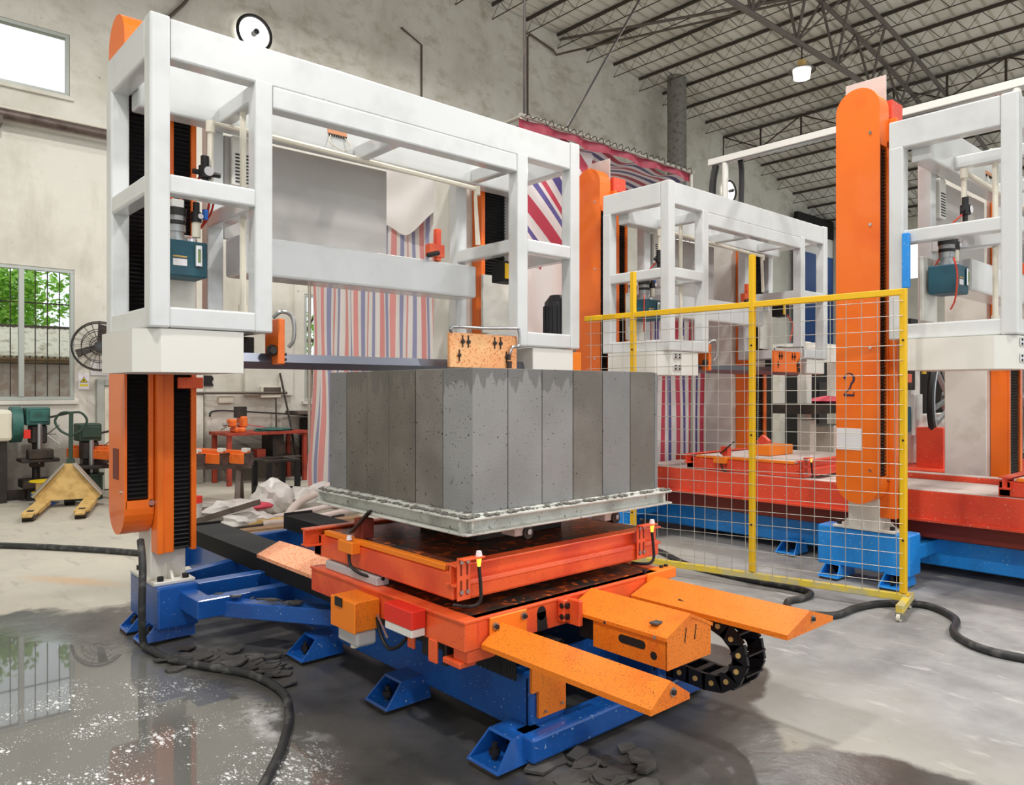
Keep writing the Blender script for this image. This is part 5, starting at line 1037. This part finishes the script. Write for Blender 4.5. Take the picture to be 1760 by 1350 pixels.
for k, (pts, r, lab) in enumerate((([(3.95, 8.35, .06), (4.3, 8.75, .16), (4.75, 8.85, .3), (5.1, 9.2, .33)], .05, 'thick pale hose lying across the litter heap'), ([(3.6, 8.2, .05), (4.1, 8.1, .06), (4.7, 8.3, .07), (5.2, 8.5, .08)], .04, 'pale hose along the front edge of the litter heap'), ([(3.9, 8.6, .04), (4.4, 8.4, .12), (4.9, 8.5, .17), (5.3, 8.9, .2)], .035, 'slim pale hose in the middle of the litter heap'))):
    M().tube(pts, r, 10).obj('hose', 'dust_top', None, label=lab, cat='hose', smooth=True)
m_ = M()
for i in range(5): m_.torus((5.15, 8.95, .035+.055*i), (0, 0, 1), .26-.012*i, .03, 26, 7)
m_.obj('hose_coil', 'dust_top', None, label='coiled pale ribbed hose at the right end of the litter heap', cat='hose', smooth=True)
t = M().cyl((3.25, 9.3, 0), (3.25, 9.3, .2), .07, 16).obj('spray_can', 'bag', None, label='white can with a red cap standing beside the orange column', cat='can', smooth=True); M().cyl((3.25, 9.3, .2005), (3.25, 9.3, .28), .072, 16).obj('cap', 'red_hot', t, smooth=True)
for (p, q, w_, lab) in (((3.1, 8.0, .03), (4.7, 7.95, .03), .16, 'worn wooden plank on the floor before the litter heap'), ((3.0, 7.75, .03), (4.9, 7.55, .03), .2, 'wooden plank on the floor next to the blue base'), ((3.1, 8.2, .03), (4.6, 8.18, .03), .06, 'narrow dark board at the foot of the litter heap')):
    M().bar(p, q, w_, .05).obj('plank', 'timber' if w_ > .1 else 'dark_steel', None, label=lab, cat='plank')
M().bar((3.1, 9.0, .02), (3.55, 8.2, .3), .07, .06).obj('steel_channel', 'grime_steel', None, label='brown steel strip leaning beside the orange column', cat='steel bar')
bx('steel_slab', 'grime_steel', None, (3.35, 3.9, 9.55, 9.9, .0, .05), label='flat dark steel slab on the floor under the orange rails', cat='steel bar'); M().cyl((3.75, 10.5, 0), (3.75, 10.5, .04), .3, 28).obj('round_lid', 'cover_white', None, label='round pale lid lying on the floor under the trestle', cat='lid')
# ------------------------------------------------------------------ machines beyond the fence
def wheel(cx, cy, cz, R_, lab):
    t = thing('saw_flywheel', (cx, cy, cz-R_), lab, 'saw wheel', 'band saw wheels beyond the fence')
    M().torus((cx, cy, cz), (0, 1, 0), R_, .045, 44, 8).obj('tyre', 'ink', t, smooth=True); M().torus((cx, cy, cz), (0, 1, 0), R_-.06, .035, 40, 8).obj('rim', 'steel', t, smooth=True)
    M().cyl((cx, cy-.09, cz), (cx, cy+.09, cz), .13, 18).obj('hub', 'steel', t, smooth=True)
    for i in range(6):
        a = 2*math.pi*i/6+.3; d = Vector((math.cos(a), 0, math.sin(a))); e = Vector((-d.z, 0, d.x))
        M().bar(Vector((cx, cy, cz))+d*.1+e*.06, Vector((cx, cy, cz))+d*(R_-.06)+e*.1, .05, .04).bar(Vector((cx, cy, cz))+d*.1-e*.06, Vector((cx, cy, cz))+d*(R_-.06)-e*.1, .05, .04).obj('spoke', 'steel', t)
wheel(10.5, 3.43, 1.42, .74, 'big grey spoked saw wheel left of the white column under the right-hand frame'); wheel(11.8, 3.0, 1.42, .74, 'grey spoked saw wheel right of the orange rail guard at the picture edge')
t = thing('band_saw', (11.2, 3.6, 0), 'white band saw machine with red base behind the spoked wheels', 'machine')
bx('machine_base', 'red', t, (9.6, 12.8, 3.0, 4.3, 0, .62), bev=.02); bx('post', 'column_white', t, (12.3, 12.7, 3.2, 3.5, .62, 2.4), bev=.02); bx('post', 'column_white', t, (10.1, 10.35, 3.75, 4.0, .62, 2.3), bev=.02); bx('saw_arm', 'column_white', t, (10.0, 12.7, 3.62, 3.74, 1.0, 1.25), bev=.01)
bx('gear_box', 'cover_white', t, (9.75, 10.0, 3.6, 3.85, 1.0, 1.5)); bx('oil_tank', 'teal', t, (9.4, 9.7, 3.62, 3.9, 1.05, 1.35)); M().cyl((9.75, 3.7, 1.55), (9.75, 3.7, 1.85), .1, 14).obj('motor', 'dark_steel', t, smooth=True); bx('tag', 'yellow', t, (9.95, 10.08, 3.58, 3.598, 1.75, 2.0))
bx('switch_cabinet', 'black_void', t, (9.5, 9.95, 3.55, 4.0, 1.9, 2.4)); bx('crossbeam', 'red', t, (9.8, 10.1, 3.3, 3.6, .62, 1.1))
t = thing('white_machine', (12, 6.3, 0), 'white box-framed machine with a dark table, seen under the middle frame', 'machine')
for x, y in ((11.2, 5.7), (11.2, 6.9), (12.6, 5.9), (12.6, 6.9)): bx('post', 'column_white', t, (x, x+.16, y, y+.16, 0, 2.3), bev=.01)
bx('crossbeam', 'column_white', t, (11.2, 12.76, 5.72, 5.84, 2.0, 2.25), (11.2, 11.34, 5.8, 7.0, 2.0, 2.25), bev=.01); bx('table', 'dark_steel', t, (10.6, 12.4, 5.3, 6.2, 1.2, 1.34)); bx('cabinet', 'column_white', t, (11.5, 12.2, 5.4, 6.0, .3, 1.0), bev=.02); bx('cabinet_opening', 'black_void', t, (11.6, 12.1, 5.385, 5.399, .42, .9)); bx('frame_box', 'column_white', t, (10.9, 11.1, 5.5, 5.7, 0, 1.1))
lump(11.9, 5.7, 1.34, .35, .25, .07, 'cloth', 'pink', 'pink-red cloth on the dark table of the white machine', 'cloth', 2, 9)
for k, (x0, x1, y0, y1, h_, lab) in enumerate(((14, 15.6, 4.4, 5.6, 2.2, 'black backdrop box added far behind the fence, right of the white machine'), (13.6, 15.4, 6.8, 8.4, 2.1, 'black backdrop box added far behind the fence, behind the white machine'), (15, 17.5, 1.2, 3.0, 2.3, 'black backdrop box added far behind the band saw'))):
    t = thing('dark_backdrop', ((x0+x1)/2, (y0+y1)/2, 0), lab, 'cabinet'); bx('body', 'black_void', t, (x0, x1, y0, y1, 0, h_), bev=.03); bx('door', 'dark_steel', t, (x0+.2, x1-.5, y0-.02, y0-.001, .3, h_-.4)); bx('top_cover', 'column_white', t, (x0+.2, x1-.2, y0+.1, y1-.1, h_+.001, h_+.35))  # added boxes make a dark backdrop for the gaps between far machines
t = thing('blue_partition', (25, 12.6, 3.4), 'dark blue panel high in the far corner beside the column painted 2', 'partition'); bx('panel', 'blue_wall', t, (24.3, 26.9, 12.7, 12.8, 0.0, 6.3)); bx('header', 'black_void', t, (24.3, 26.9, 12.68, 12.82, 6.95, 7.6), bev=0); bx('window_daylight', 'cover_white', t, (24.3, 26.9, 12.72, 12.8, 6.301, 6.95))  # white strip stands in for daylight in a high window
# ------------------------------------------------------------------ hoses and rubble on the floor
M().tube([(1.395, 4.93, .64), (1.37, 4.80, .5), (1.36, 4.78, .25), (1.38, 4.82, .05), (1.40, 4.72, .025), (1.44, 4.5, .022), (1.55, 4.25, .022), (1.68, 3.98, .022), (1.70, 3.64, .022), (1.60, 3.36, .022), (1.45, 3.1, .022), (1.30, 2.9, .022), (1.1, 2.65, .022)], .021, 10, sub=8).obj('hose', 'hose', None, label='black hose hanging from the near orange column and curving through the puddle', cat='hose', smooth=True)
M().tube([(-1.5, 11.5, .03), (0, 10.3, .03), (1.23, 8.9, .03), (1.71, 8.29, .03), (2.15, 7.6, .03), (2.5, 6.9, .03)], .028, 8).obj('hose', 'hose', None, label='grey hose lying across the dry floor behind the near orange column', cat='hose', smooth=True)
M().tube([(5.9, 4.6, .025), (5.815, 4.37, .025), (5.56, 3.88, .025), (5.50, 3.29, .025), (5.53, 2.95, .025), (5.48, 2.76, .025), (5.30, 2.73, .025), (5.14, 2.76, .025), (4.95, 2.62, .025), (5.04, 2.39, .025), (5.35, 2.36, .025), (5.60, 2.28, .025), (5.78, 2.06, .025), (5.59, 1.81, .025), (5.26, 1.71, .025), (5.07, 1.52, .025), (5.05, 1.28, .025), (5.2, .9, .025)], .024, 10, sub=7).obj('hose', 'hose', None, label='thick grey hose winding under the fence castors', cat='hose', smooth=True)
def chip(x, y, r, z0, group, lab):
    k = random.randint(5, 7); a0 = random.uniform(0, 6); pts = []
    for i in range(k):
        a = a0+2*math.pi*i/k+random.uniform(-.25, .25); q = r*random.uniform(.65, 1.1); pts.append((x+q*math.cos(a)*1.15, y+q*math.sin(a)*.85))
    m_ = M().prism(pts, 'z', z0, z0+random.uniform(.006, .012)); tz, tw_ = random.uniform(-.14, .14), random.uniform(-.14, .14)
    lo = min(tz*(v.co.x-x)+tw_*(v.co.y-y) for v in m_.b.verts)
    for v in m_.b.verts: v.co.z += tz*(v.co.x-x)+tw_*(v.co.y-y)-lo
    m_.obj('concrete_chip', 'chips', None, label=lab, cat='rubble', group=group)
for i in range(60):
    a = random.uniform(0, 6.28); q = abs(random.gauss(0, .5)); x, y = 2.36+.5*q*math.cos(a)*.75, 2.02+.33*q*math.sin(a)
    chip(x-.1, y-.02, random.uniform(.022, .08), .001+.006*random.random()*(i % 3), 'chips before the front foot', 'grey slurry chip on the wet floor before the front foot of the dark blue base')
for i in range(70):
    u = random.random(); x, y = 1.45+.34*u+random.gauss(0, .05), 4.50-.52*u+random.gauss(0, .10)
    chip(x+.08, y, random.uniform(.022, .075), .001+.008*random.random()*(i % 3), 'chips along the black hose', 'grey slurry chip along the black hose by the blue pedestal')
for i in range(16):
    u = random.random(); p = Vector((1.75, 4.66, .299)).lerp(Vector((2.1, 3.99, .305)), u); chip(p.x, p.y, random.uniform(.015, .035), p.z+.0, 'chips on the slanting blue strut', 'grey slurry chip lying on the slanting blue strut')
